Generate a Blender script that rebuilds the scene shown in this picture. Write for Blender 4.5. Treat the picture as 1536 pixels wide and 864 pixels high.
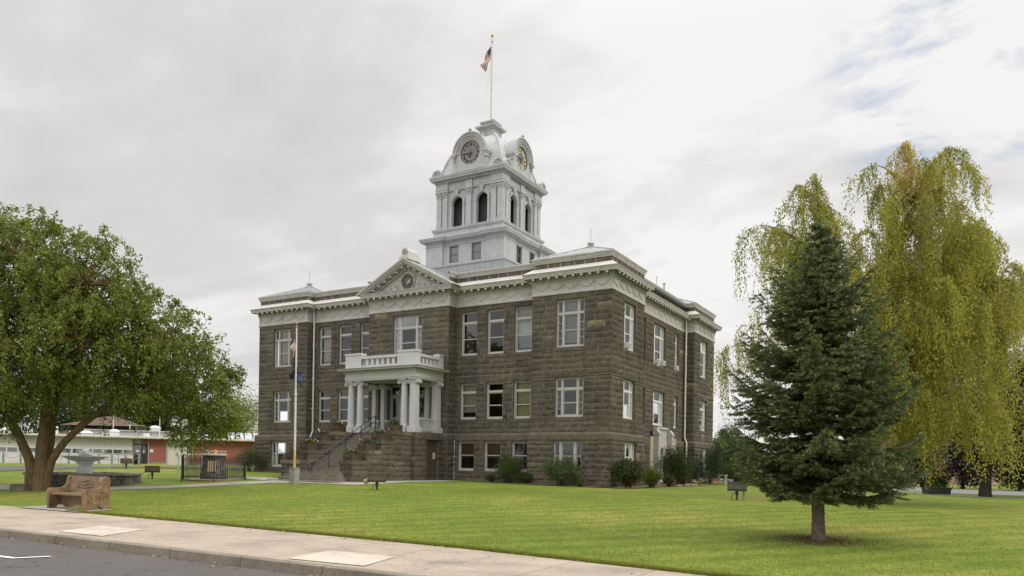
import bpy, bmesh, math, random
import numpy as np
from mathutils import Vector, Matrix
R = math.radians
PI = math.pi
for o in list(bpy.data.objects):
    bpy.data.objects.remove(o)
sc = bpy.context.scene
COL = sc.collection
rnd = random.Random(7)

# ------------------------------------------------------------------ camera
CAM = Vector((15.535, -36.740, 1.722))
YAW, ROLL = -0.527, 0.016
cd = bpy.data.cameras.new('camera')
cam = bpy.data.objects.new('camera', cd); COL.objects.link(cam)
cd.sensor_width = 36.0
cd.lens = 1144.334 * 36 / 1536
cd.shift_x = 0.0
cd.shift_y = (696.354 - 432) / 1536
cd.clip_start = 0.1; cd.clip_end = 20000
_f = Vector((math.sin(YAW), math.cos(YAW), 0)); _r = Vector((math.cos(YAW), -math.sin(YAW), 0)); _u = Vector((0, 0, 1))
_r2 = _r * math.cos(ROLL) + _u * math.sin(ROLL); _u2 = -_r * math.sin(ROLL) + _u * math.cos(ROLL)
M = Matrix((_r2, _u2, -_f)).transposed().to_4x4(); M.translation = CAM
cam.matrix_world = M
sc.camera = cam

# ------------------------------------------------------------------ sky, sun, exposure
SUN = Vector((0.72, 0.16, 0.62)).normalized()
sc.view_settings.view_transform = 'Standard'; sc.view_settings.look = 'None'
sc.view_settings.gamma = 1.0; sc.view_settings.use_curve_mapping = False
sc.view_settings.exposure = 0.0
w = bpy.data.worlds.new('World'); sc.world = w; w.use_nodes = True
nt = w.node_tree; N = nt.nodes; L = nt.links
for n in list(N): N.remove(n)
def wn(t, **k):
    n = N.new(t)
    for a, b in k.items(): setattr(n, a, b)
    return n
def wmath(op, a, b=None, c=None):
    n = wn('ShaderNodeMath', operation=op)
    for i, x in enumerate((a, b, c)):
        if x is None: continue
        if isinstance(x, (int, float)): n.inputs[i].default_value = x
        else: L.new(x, n.inputs[i])
    return n.outputs[0]
sky = wn('ShaderNodeTexSky', sky_type='NISHITA'); sky.sun_disc = False
sky.sun_elevation = math.asin(SUN.z); sky.sun_rotation = math.atan2(SUN.x, SUN.y)
tc = wn('ShaderNodeTexCoord'); sep = wn('ShaderNodeSeparateXYZ'); L.new(tc.outputs['Generated'], sep.inputs[0])
zc = wmath('MAXIMUM', sep.outputs[2], 0.0)
den = wmath('ADD', zc, 0.22)
px = wmath('DIVIDE', sep.outputs[0], den); py = wmath('DIVIDE', sep.outputs[1], den)
cmb = wn('ShaderNodeCombineXYZ'); L.new(px, cmb.inputs[0]); L.new(py, cmb.inputs[1])
def wnoise(scale, detail, rough, off):
    mp = wn('ShaderNodeMapping'); mp.inputs['Location'].default_value = off; mp.inputs['Scale'].default_value = (1, 1.5, 1)
    mp.inputs['Rotation'].default_value = (0, 0, 0.9)
    L.new(cmb.outputs[0], mp.inputs[0])
    n = wn('ShaderNodeTexNoise'); n.inputs['Scale'].default_value = scale; n.inputs['Detail'].default_value = detail
    n.inputs['Roughness'].default_value = rough
    n.inputs['Distortion'].default_value = 0.4
    L.new(mp.outputs[0], n.inputs['Vector']); return n.outputs[0]
def wblob(d, lo, hi):
    dp = wn('ShaderNodeVectorMath', operation='DOT_PRODUCT'); L.new(tc.outputs['Generated'], dp.inputs[0])
    dp.inputs[1].default_value = d
    mr = wn('ShaderNodeMapRange', interpolation_type='SMOOTHSTEP'); L.new(dp.outputs['Value'], mr.inputs[0])
    mr.inputs[1].default_value = lo; mr.inputs[2].default_value = hi
    return mr.outputs[0]
n1 = wnoise(0.9, 7, 0.55, (3.1, 1.7, 0)); n2 = wnoise(2.4, 8, 0.6, (7.3, 2.2, 4.0))
# brightness of the overcast: thick grey and thin white areas
bright = wblob(BRIGHT_DIR if 'BRIGHT_DIR' in globals() else (-0.21, 0.86, 0.44), 0.80, 0.995)
s1 = wmath('ADD', wmath('MULTIPLY', n1, 0.75), wmath('MULTIPLY', n2, 0.46))
s2 = wmath('ADD', s1, wmath('MULTIPLY', bright, 0.11))
ramp = wn('ShaderNodeValToRGB'); L.new(s2, ramp.inputs[0])
e = ramp.color_ramp.elements
e[0].position = 0.40; e[0].color = (6.2, 6.12, 6.1, 1)
e[1].position = 0.74; e[1].color = (9.2, 9.1, 9.05, 1)
m_ = e.new(0.58); m_.color = (7.25, 7.1, 7.05, 1)
# openings where blue shows: high on the right, and a little low behind the building
hole = wblob((0.0, 0.905, 0.425), 0.986, 0.9999)
n3 = wnoise(3.2, 9, 0.62, (4.1, 2.2, 2.0))
hz = wmath('MULTIPLY', hole, wmath('SUBTRACT', wmath('MULTIPLY', n3, 5.5), 2.45))
hz = wmath('MINIMUM', wmath('MAXIMUM', hz, 0.0), 0.55)
blue = wn('ShaderNodeMix', data_type='RGBA'); blue.blend_type = 'MIX'
blue.inputs[0].default_value = 0.62
L.new(sky.outputs[0], blue.inputs[6]); blue.inputs[7].default_value = (5.0, 6.1, 7.6, 1)
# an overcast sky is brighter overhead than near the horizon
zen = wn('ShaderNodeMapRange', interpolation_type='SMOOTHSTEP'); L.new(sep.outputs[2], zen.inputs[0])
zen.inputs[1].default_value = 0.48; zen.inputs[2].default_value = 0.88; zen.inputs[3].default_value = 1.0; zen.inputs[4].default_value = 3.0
# added fill light: the unseen sky over the street side is brightened
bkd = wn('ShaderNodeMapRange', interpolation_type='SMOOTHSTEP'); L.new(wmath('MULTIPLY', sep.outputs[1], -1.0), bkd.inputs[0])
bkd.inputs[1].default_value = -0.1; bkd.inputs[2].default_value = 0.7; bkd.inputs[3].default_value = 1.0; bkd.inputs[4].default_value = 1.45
mix = wn('ShaderNodeMix', data_type='RGBA'); L.new(hz, mix.inputs[0]); L.new(ramp.outputs[0], mix.inputs[6]); L.new(blue.outputs[2], mix.inputs[7])
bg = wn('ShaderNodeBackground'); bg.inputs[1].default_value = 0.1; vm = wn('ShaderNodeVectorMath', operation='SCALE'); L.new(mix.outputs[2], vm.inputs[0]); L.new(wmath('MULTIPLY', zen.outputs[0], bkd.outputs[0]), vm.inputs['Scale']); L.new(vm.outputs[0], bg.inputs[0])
wo = wn('ShaderNodeOutputWorld'); L.new(bg.outputs[0], wo.inputs[0])
sl = bpy.data.lights.new('sun', 'SUN'); sl.energy = 1.5; sl.angle = R(14); sl.color = (1.0, 0.94, 0.84)
so = bpy.data.objects.new('sun', sl); COL.objects.link(so)
so.rotation_euler = SUN.to_track_quat('Z', 'Y').to_euler(); so.location = (20, 5, 40)

# ------------------------------------------------------------------ helpers
def link(o):
    COL.objects.link(o); return o
def tag(o, label=None, cat=None, group=None, kind=None):
    if label: o['label'] = label
    if cat: o['category'] = cat
    if group: o['group'] = group
    if kind: o['kind'] = kind
    return o
def thing(name, loc, label, cat, group=None, rz=0.0):
    o = bpy.data.objects.new(name, None); o.empty_display_size = 0.3
    o.location = loc; o.rotation_euler = (0, 0, rz)
    link(o); return tag(o, label, cat, group)
def kids(o): return [c for c in bpy.data.objects if c.parent == o]
def dup(o, loc, rz=None, label=None, group=None, scale=None):
    r = o.copy(); COL.objects.link(r); r.location = loc
    if rz is not None: r.rotation_euler = (0, 0, rz)
    if scale: r.scale = (scale,) * 3
    if label: r['label'] = label
    if group: r['group'] = group
    for ch in kids(o):
        c = ch.copy(); COL.objects.link(c); c.parent = r
        for g in kids(ch):
            d = g.copy(); COL.objects.link(d); d.parent = c
    return r

class MB:
    def __init__(s): s.v = []; s.f = []; s.m = []; s.t = []
    def add(s, vs, fs, m=0, t=0.5):
        b = len(s.v); s.v += [tuple(x) for x in vs]
        for q in fs:
            s.f.append(tuple(b + i for i in q)); s.m.append(m); s.t.append(t)
        return s
    def box(s, x0, x1, y0, y1, z0, z1, m=0, t=0.5):
        return s.add([(x0,y0,z0),(x1,y0,z0),(x1,y1,z0),(x0,y1,z0),(x0,y0,z1),(x1,y0,z1),(x1,y1,z1),(x0,y1,z1)],
                     [(3,2,1,0),(4,5,6,7),(0,1,5,4),(1,2,6,5),(2,3,7,6),(3,0,4,7)], m, t)
    def taper(s, cx, cy, z0, z1, a0, b0, a1, b1, m=0):
        return s.add([(cx-a0,cy-b0,z0),(cx+a0,cy-b0,z0),(cx+a0,cy+b0,z0),(cx-a0,cy+b0,z0),(cx-a1,cy-b1,z1),(cx+a1,cy-b1,z1),(cx+a1,cy+b1,z1),(cx-a1,cy+b1,z1)],
                     [(3,2,1,0),(4,5,6,7),(0,1,5,4),(1,2,6,5),(2,3,7,6),(3,0,4,7)], m)
    def tube(s, pts, rad, n=8, m=0, cap=True, t=0.5):
        pts = [Vector(p) for p in pts]
        if isinstance(rad, (int, float)): rad = [rad] * len(pts)
        vs = []; ref = None
        for i, p in enumerate(pts):
            d = (pts[min(i+1, len(pts)-1)] - pts[max(i-1, 0)])
            if d.length < 1e-9: d = Vector((0,0,1))
            d.normalize()
            if ref is None:
                ref = Vector((1,0,0)) if abs(d.x) < 0.8 else Vector((0,1,0))
            a = (ref - d * ref.dot(d))
            if a.length < 1e-6: a = d.orthogonal()
            a.normalize(); b = d.cross(a); ref = a
            for k in range(n):
                g = 2*PI*k/n
                vs.append(p + (a*math.cos(g) + b*math.sin(g)) * rad[i])
        fs = []
        for i in range(len(pts)-1):
            for k in range(n):
                fs.append((i*n+k, i*n+(k+1)%n, (i+1)*n+(k+1)%n, (i+1)*n+k))
        if cap:
            fs.append(tuple(range(n-1,-1,-1))); fs.append(tuple((len(pts)-1)*n+k for k in range(n)))
        return s.add(vs, fs, m, t)
    def lathe(s, prof, c=(0,0,0), n=24, m=0, ax=None, cap=True, ph=0.0):
        vs = []
        for r, z in prof:
            for k in range(n):
                g = 2*PI*k/n + ph
                v = Vector((r*math.cos(g), r*math.sin(g), z))
                if ax is not None: v = ax @ v
                vs.append(v + Vector(c))
        fs = []
        for i in range(len(prof)-1):
            for k in range(n):
                fs.append((i*n+k, i*n+(k+1)%n, (i+1)*n+(k+1)%n, (i+1)*n+k))
        if cap:
            fs.append(tuple(range(n-1,-1,-1))); fs.append(tuple((len(prof)-1)*n+k for k in range(n)))
        return s.add(vs, fs, m)
    def prism(s, poly, fn, c0, c1, m=0):
        n = len(poly)
        vs = [fn(a, b, c0) for a, b in poly] + [fn(a, b, c1) for a, b in poly]
        fs = [tuple(range(n)), tuple(range(2*n-1, n-1, -1))] + [(i, i+n, (i+1)%n+n, (i+1)%n) for i in range(n)]
        return s.add(vs, fs, m)
    def strip(s, rows, m=0, closed=False, skip=()):
        n = len(rows[0]); vs = [p for r in rows for p in r]; fs = []
        k = len(rows)
        for i in range(k if closed else k-1):
            if i in skip: continue
            for j in range(n-1):
                fs.append((i*n+j, i*n+j+1, ((i+1)%k)*n+j+1, ((i+1)%k)*n+j))
        return s.add(vs, fs, m)
    def xf(s, Mx):
        s.v = [tuple(Mx @ Vector(p)) for p in s.v]; return s
    def join(s, o, Mx=None, moff=0):
        b = len(s.v)
        s.v += [tuple(Mx @ Vector(p)) if Mx is not None else p for p in o.v]
        s.f += [tuple(i+b for i in q) for q in o.f]; s.m += [i+moff for i in o.m]; s.t += o.t
        return s
    def build(s, name, mats, parent=None, org=(0,0,0), smooth=False, recalc=True, loc=None):
        me = bpy.data.meshes.new(name)
        ox, oy, oz = org
        me.from_pydata([(x-ox, y-oy, z-oz) for x, y, z in s.v], [], s.f)
        if not isinstance(mats, (list, tuple)): mats = [mats]
        for mt in mats: me.materials.append(mt)
        me.polygons.foreach_set('material_index', s.m)
        at = me.attributes.new('tint', 'FLOAT', 'FACE'); at.data.foreach_set('value', s.t)
        if recalc:
            bm = bmesh.new(); bm.from_mesh(me); bmesh.ops.recalc_face_normals(bm, faces=bm.faces); bm.to_mesh(me); bm.free()
        if smooth:
            me.polygons.foreach_set('use_smooth', [True]*len(me.polygons))
        me.update()
        o = bpy.data.objects.new(name, me); link(o)
        if parent is not None: o.parent = parent
        if loc is not None: o.location = loc
        elif parent is None: o.location = org
        return o

def np_mesh(name, verts, nper, mats, tint=None, parent=None, org=(0,0,0)):
    """verts (N*nper,3): N separate faces of nper corners each"""
    me = bpy.data.meshes.new(name)
    verts = np.asarray(verts, np.float32) - np.array(org, np.float32)
    nv = len(verts); nf = nv // nper
    me.vertices.add(nv); me.vertices.foreach_set('co', verts.ravel())
    me.loops.add(nv); me.loops.foreach_set('vertex_index', np.arange(nv, dtype=np.int32))
    me.polygons.add(nf)
    me.polygons.foreach_set('loop_start', np.arange(0, nv, nper, dtype=np.int32))
    me.polygons.foreach_set('loop_total', np.full(nf, nper, dtype=np.int32))
    for mt in (mats if isinstance(mats, (list, tuple)) else [mats]): me.materials.append(mt)
    at = me.attributes.new('tint', 'FLOAT', 'FACE')
    at.data.foreach_set('value', (np.full(nf, .5) if tint is None else tint).astype(np.float32))
    me.update(calc_edges=True)
    o = bpy.data.objects.new(name, me); link(o)
    if parent is not None: o.parent = parent
    else: o.location = org
    return o

def unit(a):
    return a / np.maximum(np.linalg.norm(a, axis=1, keepdims=True), 1e-9)
def leaf_quads(c, d, length, width, rng, up=0.0):
    """diamond leaves: centre c, direction d"""
    n = len(c); d = unit(d)
    nn = rng.normal(size=(n, 3)); nn[:, 2] += up
    s_ = unit(np.cross(d, nn))
    up = np.cross(s_, d)
    L_ = (np.asarray(length) * np.ones(n))[:, None]; W_ = (np.asarray(width) * np.ones(n))[:, None]
    fold = up * W_ * 0.25
    q = np.stack([c - d*L_*.5, c + s_*W_*.5 + fold, c + d*L_*.5, c - s_*W_*.5 + fold], 1)
    return q.reshape(-1, 3)

# ------------------------------------------------------------------ materials
def newmat(name):
    m = bpy.data.materials.new(name); m.use_nodes = True
    n = m.node_tree.nodes; b = n.get('Principled BSDF')
    return m, n, m.node_tree.links, b
def inp(nodes, links, node, key, val):
    if isinstance(val, (int, float, tuple)): node.inputs[key].default_value = val
    else: links.new(val, node.inputs[key])
def noise(n, l, scale, detail=4, rough=.55, vec=None, sxyz=None, obj=True):
    t = n.new('ShaderNodeTexNoise'); t.inputs['Scale'].default_value = scale; t.inputs['Detail'].default_value = detail
    t.inputs['Roughness'].default_value = rough
    if vec is None:
        tcn = n.new('ShaderNodeTexCoord'); vec = tcn.outputs['Object']
    if sxyz:
        mp = n.new('ShaderNodeMapping'); mp.inputs['Scale'].default_value = sxyz; l.new(vec, mp.inputs[0]); vec = mp.outputs[0]
    l.new(vec, t.inputs['Vector']); return t.outputs[0]
def ramp(n, l, fac, stops):
    r = n.new('ShaderNodeValToRGB'); l.new(fac, r.inputs[0]); e = r.color_ramp.elements
    e[0].position, e[0].color = stops[0][0], (*stops[0][1], 1)
    e[1].position, e[1].color = stops[-1][0], (*stops[-1][1], 1)
    for p, c in stops[1:-1]:
        x = e.new(p); x.color = (*c, 1)
    return r.outputs[0]
def mixc(n, l, fac, a, b, mode='MIX'):
    x = n.new('ShaderNodeMix'); x.data_type = 'RGBA'; x.blend_type = mode
    for k, v in ((0, fac), (6, a), (7, b)):
        if isinstance(v, (int, float)): x.inputs[k].default_value = v
        elif isinstance(v, tuple): x.inputs[k].default_value = (*v[:3], 1)
        else: l.new(v, x.inputs[k])
    return x.outputs[2]
def bump(n, l, b, h, strength, dist=.02):
    bp = n.new('ShaderNodeBump'); bp.inputs['Strength'].default_value = strength; bp.inputs['Distance'].default_value = dist
    l.new(h, bp.inputs['Height']); l.new(bp.outputs[0], b.inputs['Normal'])
def attr(n, name='tint'):
    a = n.new('ShaderNodeAttribute'); a.attribute_name = name; return a.outputs['Fac']

def plain(name, col, rough=.6, var=.12, scale=3., metal=0., bumps=0., spec=.4, streak=0., streak_col=(.12,.11,.09)):
    m, n, l, b = newmat(name)
    f = noise(n, l, scale, 6, .6)
    lo = tuple(c*(1-var) for c in col); hi = tuple(min(1, c*(1+var)) for c in col)
    c = ramp(n, l, f, [(.3, lo), (.7, hi)])
    if streak:
        g = noise(n, l, 1.0, 6, .65, sxyz=(2.6, 2.6, .35)); g2 = noise(n, l, 7., 4, .6)
        ml = n.new('ShaderNodeMath'); ml.operation = 'MULTIPLY'; l.new(g, ml.inputs[0]); l.new(g2, ml.inputs[1])
        k = ramp(n, l, ml.outputs[0], [(.25, (0,0,0)), (.46, (streak,)*3)])
        c = mixc(n, l, k, c, streak_col)
    l.new(c, b.inputs['Base Color'])
    b.inputs['Roughness'].default_value = rough; b.inputs['Metallic'].default_value = metal
    b.inputs['Specular IOR Level'].default_value = spec
    if bumps: bump(n, l, b, noise(n, l, scale*8, 5, .6), bumps)
    return m
def leafmat(name, stops, trans=.3, rough=.55):
    m, n, l, b = newmat(name)
    c = ramp(n, l, attr(n), stops)
    l.new(c, b.inputs['Base Color']); b.inputs['Roughness'].default_value = rough; b.inputs['Specular IOR Level'].default_value = .25
    tr = n.new('ShaderNodeBsdfTranslucent'); l.new(c, tr.inputs[0])
    mx = n.new('ShaderNodeMixShader'); mx.inputs[0].default_value = trans
    l.new(b.outputs[0], mx.inputs[1]); l.new(tr.outputs[0], mx.inputs[2])
    l.new(mx.outputs[0], n['Material Output'].inputs[0]); return m

def mk_stone():
    m, n, l, b = newmat('rough_basalt')
    t = attr(n)
    c = ramp(n, l, t, [(0., (.072,.063,.049)), (.45, (.107,.094,.074)), (.8, (.143,.127,.098)), (1., (.25,.205,.13))])
    f = noise(n, l, 5., 8, .65); c = mixc(n, l, .75, c, ramp(n, l, f, [(.28, (.5,.5,.5)), (.72, (1.35,1.33,1.3))]), 'MULTIPLY')
    st = noise(n, l, 1.1, 6, .6, None, (1.6,1.6,.16)); c = mixc(n, l, .7, c, ramp(n, l, st, [(.32, (.66,.66,.68)), (.55, (1.05,1.05,1.05))]), 'MULTIPLY')
    g = noise(n, l, .35, 5, .6); c = mixc(n, l, .6, c, ramp(n, l, g, [(.35, (.72,.72,.73)), (.65, (1.2,1.18,1.12))]), 'MULTIPLY')
    l.new(c, b.inputs['Base Color']); b.inputs['Roughness'].default_value = .92; b.inputs['Specular IOR Level'].default_value = .2
    bump(n, l, b, noise(n, l, 22., 6, .65), .5, .015); return m
STONE = mk_stone()
MORTAR = plain('mortar', (.185,.165,.13), .95, .25, 2.5)
SMOOTHSTONE = plain('dressed_basalt', (.12,.102,.08), .9, .3, 3.5, bumps=.4, spec=.2)
def mk_plainstone():
    m, n, l, b = newmat('coursed_stone')
    tcn = n.new('ShaderNodeTexCoord'); br = n.new('ShaderNodeTexBrick'); l.new(tcn.outputs['Object'], br.inputs['Vector'])
    mp = n.new('ShaderNodeMapping'); mp.inputs['Rotation'].default_value = (PI/2, 0, PI/4); l.new(tcn.outputs['Object'], mp.inputs[0]); l.new(mp.outputs[0], br.inputs['Vector'])
    br.inputs['Scale'].default_value = 1.; br.inputs['Brick Width'].default_value = .9; br.inputs['Row Height'].default_value = .308; br.inputs['Mortar Size'].default_value = .012
    br.inputs['Color1'].default_value = (.1,.084,.066,1); br.inputs['Color2'].default_value = (.13,.11,.085,1); br.inputs['Mortar'].default_value = (.17,.15,.12,1)
    l.new(br.outputs[0], b.inputs['Base Color']); b.inputs['Roughness'].default_value = .9
    bump(n, l, b, noise(n, l, 6., 6, .6), .6, .05); return m
PLAINSTONE = mk_plainstone()
TRIM = plain('weathered_trim_paint', (.43,.418,.392), .7, .1, 2.5, streak=.6, streak_col=(.2,.18,.15), spec=.25)
TRIMW = plain('white_flashing', (.52,.51,.48), .6, .07, 1.5, streak=.3, streak_col=(.35,.3,.24), spec=.3)
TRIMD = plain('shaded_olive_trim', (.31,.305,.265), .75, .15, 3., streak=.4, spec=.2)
RELIEF = plain('worn_relief', (.385,.365,.325), .8, .2, 4.)
TOWER = plain('tower_white_paint', (.42,.435,.445), .6, .08, 1.6, streak=.75, streak_col=(.24,.23,.21), spec=.3)
TOWERD = plain('tower_joint_paint', (.40,.41,.42), .7, .15, 3.)
PORCH = plain('porch_white_paint', (.49,.49,.485), .55, .05, 2., streak=.22, streak_col=(.4,.37,.32), spec=.3)
FRAME = plain('window_frame_paint', (.41,.398,.37), .5, .06, 3., spec=.35)
FRAMEW = plain('white_window_paint', (.62,.62,.6), .5, .05, 3., spec=.35)
SEAM = plain('standing_seam_metal', (.33,.345,.345), .45, .08, 2., metal=.25)
ROOFD = plain('slate_metal_roof', (.20,.22,.22), .5, .12, 2., metal=.2)
INTER = plain('interior_plaster', (.13,.12,.105), .8, .1, 1.)
DARKM = plain('dark_void_paint', (.03,.03,.03), .8, .2, 2.)
PIPE = plain('galvanised_pipe', (.42,.41,.38), .45, .1, 4., metal=.4)
PIPEW = plain('painted_pipe', (.62,.60,.55), .5, .08, 4.)
BLACK = plain('black_iron', (.022,.022,.024), .45, .2, 6., spec=.5)
def mk_glass():
    m, n, l, b = newmat('window_glass')
    n.remove(b)
    tr = n.new('ShaderNodeBsdfTransparent'); tr.inputs[0].default_value = (.86,.88,.86,1)
    gl = n.new('ShaderNodeBsdfGlossy'); gl.inputs['Roughness'].default_value = .015; gl.inputs[0].default_value = (.95,.97,1,1)
    tb = noise(n, l, .9, 3, .5)
    bp = n.new('ShaderNodeBump'); bp.inputs['Strength'].default_value = .08; bp.inputs['Distance'].default_value = .05; l.new(tb, bp.inputs['Height'])
    l.new(bp.outputs[0], gl.inputs['Normal'])
    fr = n.new('ShaderNodeFresnel'); fr.inputs[0].default_value = 1.5
    ad = n.new('ShaderNodeMath'); ad.operation = 'ADD'; ad.use_clamp = True; l.new(fr.outputs[0], ad.inputs[0]); ad.inputs[1].default_value = .03
    mx = n.new('ShaderNodeMixShader'); l.new(ad.outputs[0], mx.inputs[0]); l.new(tr.outputs[0], mx.inputs[1]); l.new(gl.outputs[0], mx.inputs[2])
    l.new(mx.outputs[0], n['Material Output'].inputs[0]); return m
GLASS = mk_glass()
BLINDS = {'cream': plain('cream_blind', (.42,.41,.34), .8, .05, 2.), 'yellow': plain('yellow_blind', (.45,.42,.23), .8, .08, 2.),
          'brown': plain('rust_brown_blind', (.16,.075,.045), .8, .08, 2.), 'grey': plain('grey_blind', (.3,.3,.29), .8, .08, 2.),
          'dark': plain('dark_curtain', (.05,.045,.04), .9, .2, 3.)}
# ------------------------------------------------------------------ ground, road, pavements
EX = [-60,-13.3,-6.3,-1.2,.8,3.8,7.3,12.2,40]; EY = [-23.2,-23.2,-23.5,-23.75,-23.9,-24.1,-24.35,-25.1,-27.0]
def edge(x): return float(np.interp(x, EX, EY))
def hgt(x, y):
    t = min(max((y-edge(x))/18., 0), 1); t = t*t*(3-2*t)*.5 + t*.5
    return .07 + t*(.53-.0138*min(max(x, -34), 16))
def struct(o): o['kind'] = 'structure'; return o

def mk_lawn():
    m, n, l, b = newmat('mown_grass')
    tcn = n.new('ShaderNodeTexCoord'); v = tcn.outputs['Object']
    a = noise(n, l, .16, 5, .6, v, (1, 1, 1)); d = noise(n, l, 1.1, 6, .7, v); f = noise(n, l, 9., 5, .7, v); g = noise(n, l, 38., 4, .8, v)
    c = ramp(n, l, a, [(.32, (.104,.160,.024)), (.52, (.145,.188,.032)), (.68, (.205,.212,.055))])
    c = mixc(n, l, .55, c, ramp(n, l, d, [(.3, (.5,.64,.45)), (.5, (1,1,1)), (.7, (1.55,1.3,1.3))]), 'MULTIPLY')
    c = mixc(n, l, .85, c, ramp(n, l, f, [(.3, (.55,.62,.5)), (.7, (1.42,1.34,1.28))]), 'MULTIPLY')
    c = mixc(n, l, .7, c, ramp(n, l, g, [(.32, (.4,.46,.36)), (.68, (1.55,1.48,1.4))]), 'MULTIPLY')
    wv = n.new('ShaderNodeTexWave'); mp = n.new('ShaderNodeMapping'); mp.inputs['Rotation'].default_value = (0,0,R(38)); l.new(v, mp.inputs[0]); l.new(mp.outputs[0], wv.inputs[0])
    wv.inputs['Scale'].default_value = .28; wv.inputs['Distortion'].default_value = 3.5; wv.inputs['Detail'].default_value = 3
    c = mixc(n, l, .55, c, ramp(n, l, wv.outputs[1], [(.3, (.74,.82,.7)), (.7, (1.2,1.12,1.1))]), 'MULTIPLY')
    l.new(c, b.inputs['Base Color']); b.inputs['Roughness'].default_value = .85; b.inputs['Specular IOR Level'].default_value = .12
    bump(n, l, b, g, .6, .03); return m
LAWN = mk_lawn()
FARG = plain('far_ground', (.2,.18,.1), .95, .3, .02)
def mk_asphalt():
    m, n, l, b = newmat('asphalt')
    g = noise(n, l, 140., 2, .7); a = noise(n, l, .6, 5, .6)
    c = ramp(n, l, g, [(.3, (.052,.047,.042)), (.55, (.09,.082,.074)), (.72, (.165,.15,.135))])
    c = mixc(n, l, .5, c, ramp(n, l, a, [(.3, (.75,.75,.77)), (.7, (1.25,1.22,1.18))]), 'MULTIPLY')
    vo = n.new('ShaderNodeTexVoronoi'); vo.feature = 'DISTANCE_TO_EDGE'; vo.inputs['Scale'].default_value = .42; vo.inputs['Randomness'].default_value = 1.
    tcn = n.new('ShaderNodeTexCoord'); wp = n.new('ShaderNodeVectorMath'); wp.operation = 'ADD'; wn_ = n.new('ShaderNodeTexNoise'); wn_.inputs['Scale'].default_value = 1.6; wn_.inputs['Detail'].default_value = 6
    l.new(tcn.outputs['Object'], wn_.inputs[0]); l.new(tcn.outputs['Object'], wp.inputs[0]); l.new(wn_.outputs['Color'], wp.inputs[1]); l.new(wp.outputs[0], vo.inputs['Vector'])
    k = ramp(n, l, vo.outputs['Distance'], [(.0, (.85,.85,.85)), (.008, (0,0,0))]); c = mixc(n, l, k, c, (.014,.013,.013))
    o_ = noise(n, l, 1.3, 4, .6); k = ramp(n, l, o_, [(.62, (0,0,0)), (.72, (.5,.5,.5))]); c = mixc(n, l, k, c, (.022,.021,.021))
    l.new(c, b.inputs['Base Color']); b.inputs['Roughness'].default_value = .9; bump(n, l, b, g, .5, .01); return m
ASPH = mk_asphalt()
def mk_conc(name, col, joint=1.52, jw=.012, ang=0, stain=.6):
    m, n, l, b = newmat(name)
    tcn = n.new('ShaderNodeTexCoord'); v = tcn.outputs['Object']
    a = noise(n, l, .7, 7, .65, v, (1, 1.4, 1)); f = noise(n, l, 14., 6, .7, v); g = noise(n, l, 120., 2, .6, v)
    c = ramp(n, l, a, [(.28, tuple(x*.62 for x in col)), (.5, col), (.72, tuple(x*1.2 for x in col))])
    c = mixc(n, l, stain, c, ramp(n, l, f, [(.3, (.72,.7,.68)), (.65, (1.15,1.15,1.15))]), 'MULTIPLY')
    c = mixc(n, l, .5, c, ramp(n, l, g, [(.3, (.75,.75,.75)), (.7, (1.2,1.2,1.2))]), 'MULTIPLY')
    if joint:
        sx = n.new('ShaderNodeSeparateXYZ'); l.new(v, sx.inputs[0])
        def mm(op, x, y=None):
            q = n.new('ShaderNodeMath'); q.operation = op
            for i, z in enumerate((x, y)):
                if z is None: continue
                if isinstance(z, (int, float)): q.inputs[i].default_value = z
                else: l.new(z, q.inputs[i])
            return q.outputs[0]
        k = mm('LESS_THAN', mm('ABSOLUTE', mm('SUBTRACT', mm('FRACT', mm('DIVIDE', sx.outputs[0], joint)), .5)), jw/joint)
        c = mixc(n, l, mm('MULTIPLY', k, .65), c, (.07,.06,.05))
    sp_ = noise(n, l, 3.2, 8, .75, v); k = ramp(n, l, sp_, [(.60, (0,0,0)), (.70, (.55,.55,.55))]); c = mixc(n, l, k, c, tuple(x*.42 for x in col))
    vo = n.new('ShaderNodeTexVoronoi'); vo.feature = 'DISTANCE_TO_EDGE'; vo.inputs['Scale'].default_value = .33
    wp = n.new('ShaderNodeVectorMath'); wp.operation = 'ADD'; wn_ = n.new('ShaderNodeTexNoise'); wn_.inputs['Scale'].default_value = 2.2; wn_.inputs['Detail'].default_value = 6
    l.new(v, wn_.inputs[0]); l.new(v, wp.inputs[0]); l.new(wn_.outputs['Color'], wp.inputs[1]); l.new(wp.outputs[0], vo.inputs['Vector'])
    k = ramp(n, l, vo.outputs['Distance'], [(.0, (.6,.6,.6)), (.004, (0,0,0))]); c = mixc(n, l, k, c, (.06,.05,.04))
    l.new(c, b.inputs['Base Color']); b.inputs['Roughness'].default_value = .88; bump(n, l, b, f, .25, .01); return m
CONC = mk_conc('pavement_concrete', (.34,.28,.22))
CONCL = mk_conc('new_concrete', (.47,.41,.34), 0)
CONCP = mk_conc('path_concrete', (.30,.275,.24), 1.8)
KERB = mk_conc('kerb_concrete', (.21,.18,.14), 1.95, .02, stain=.9)
PAINT = plain('road_paint', (.75,.75,.73), .7, .12, 9.)
MULCH = plain('bark_mulch', (.19,.12,.07), .95, .45, 14., bumps=.8)

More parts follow.
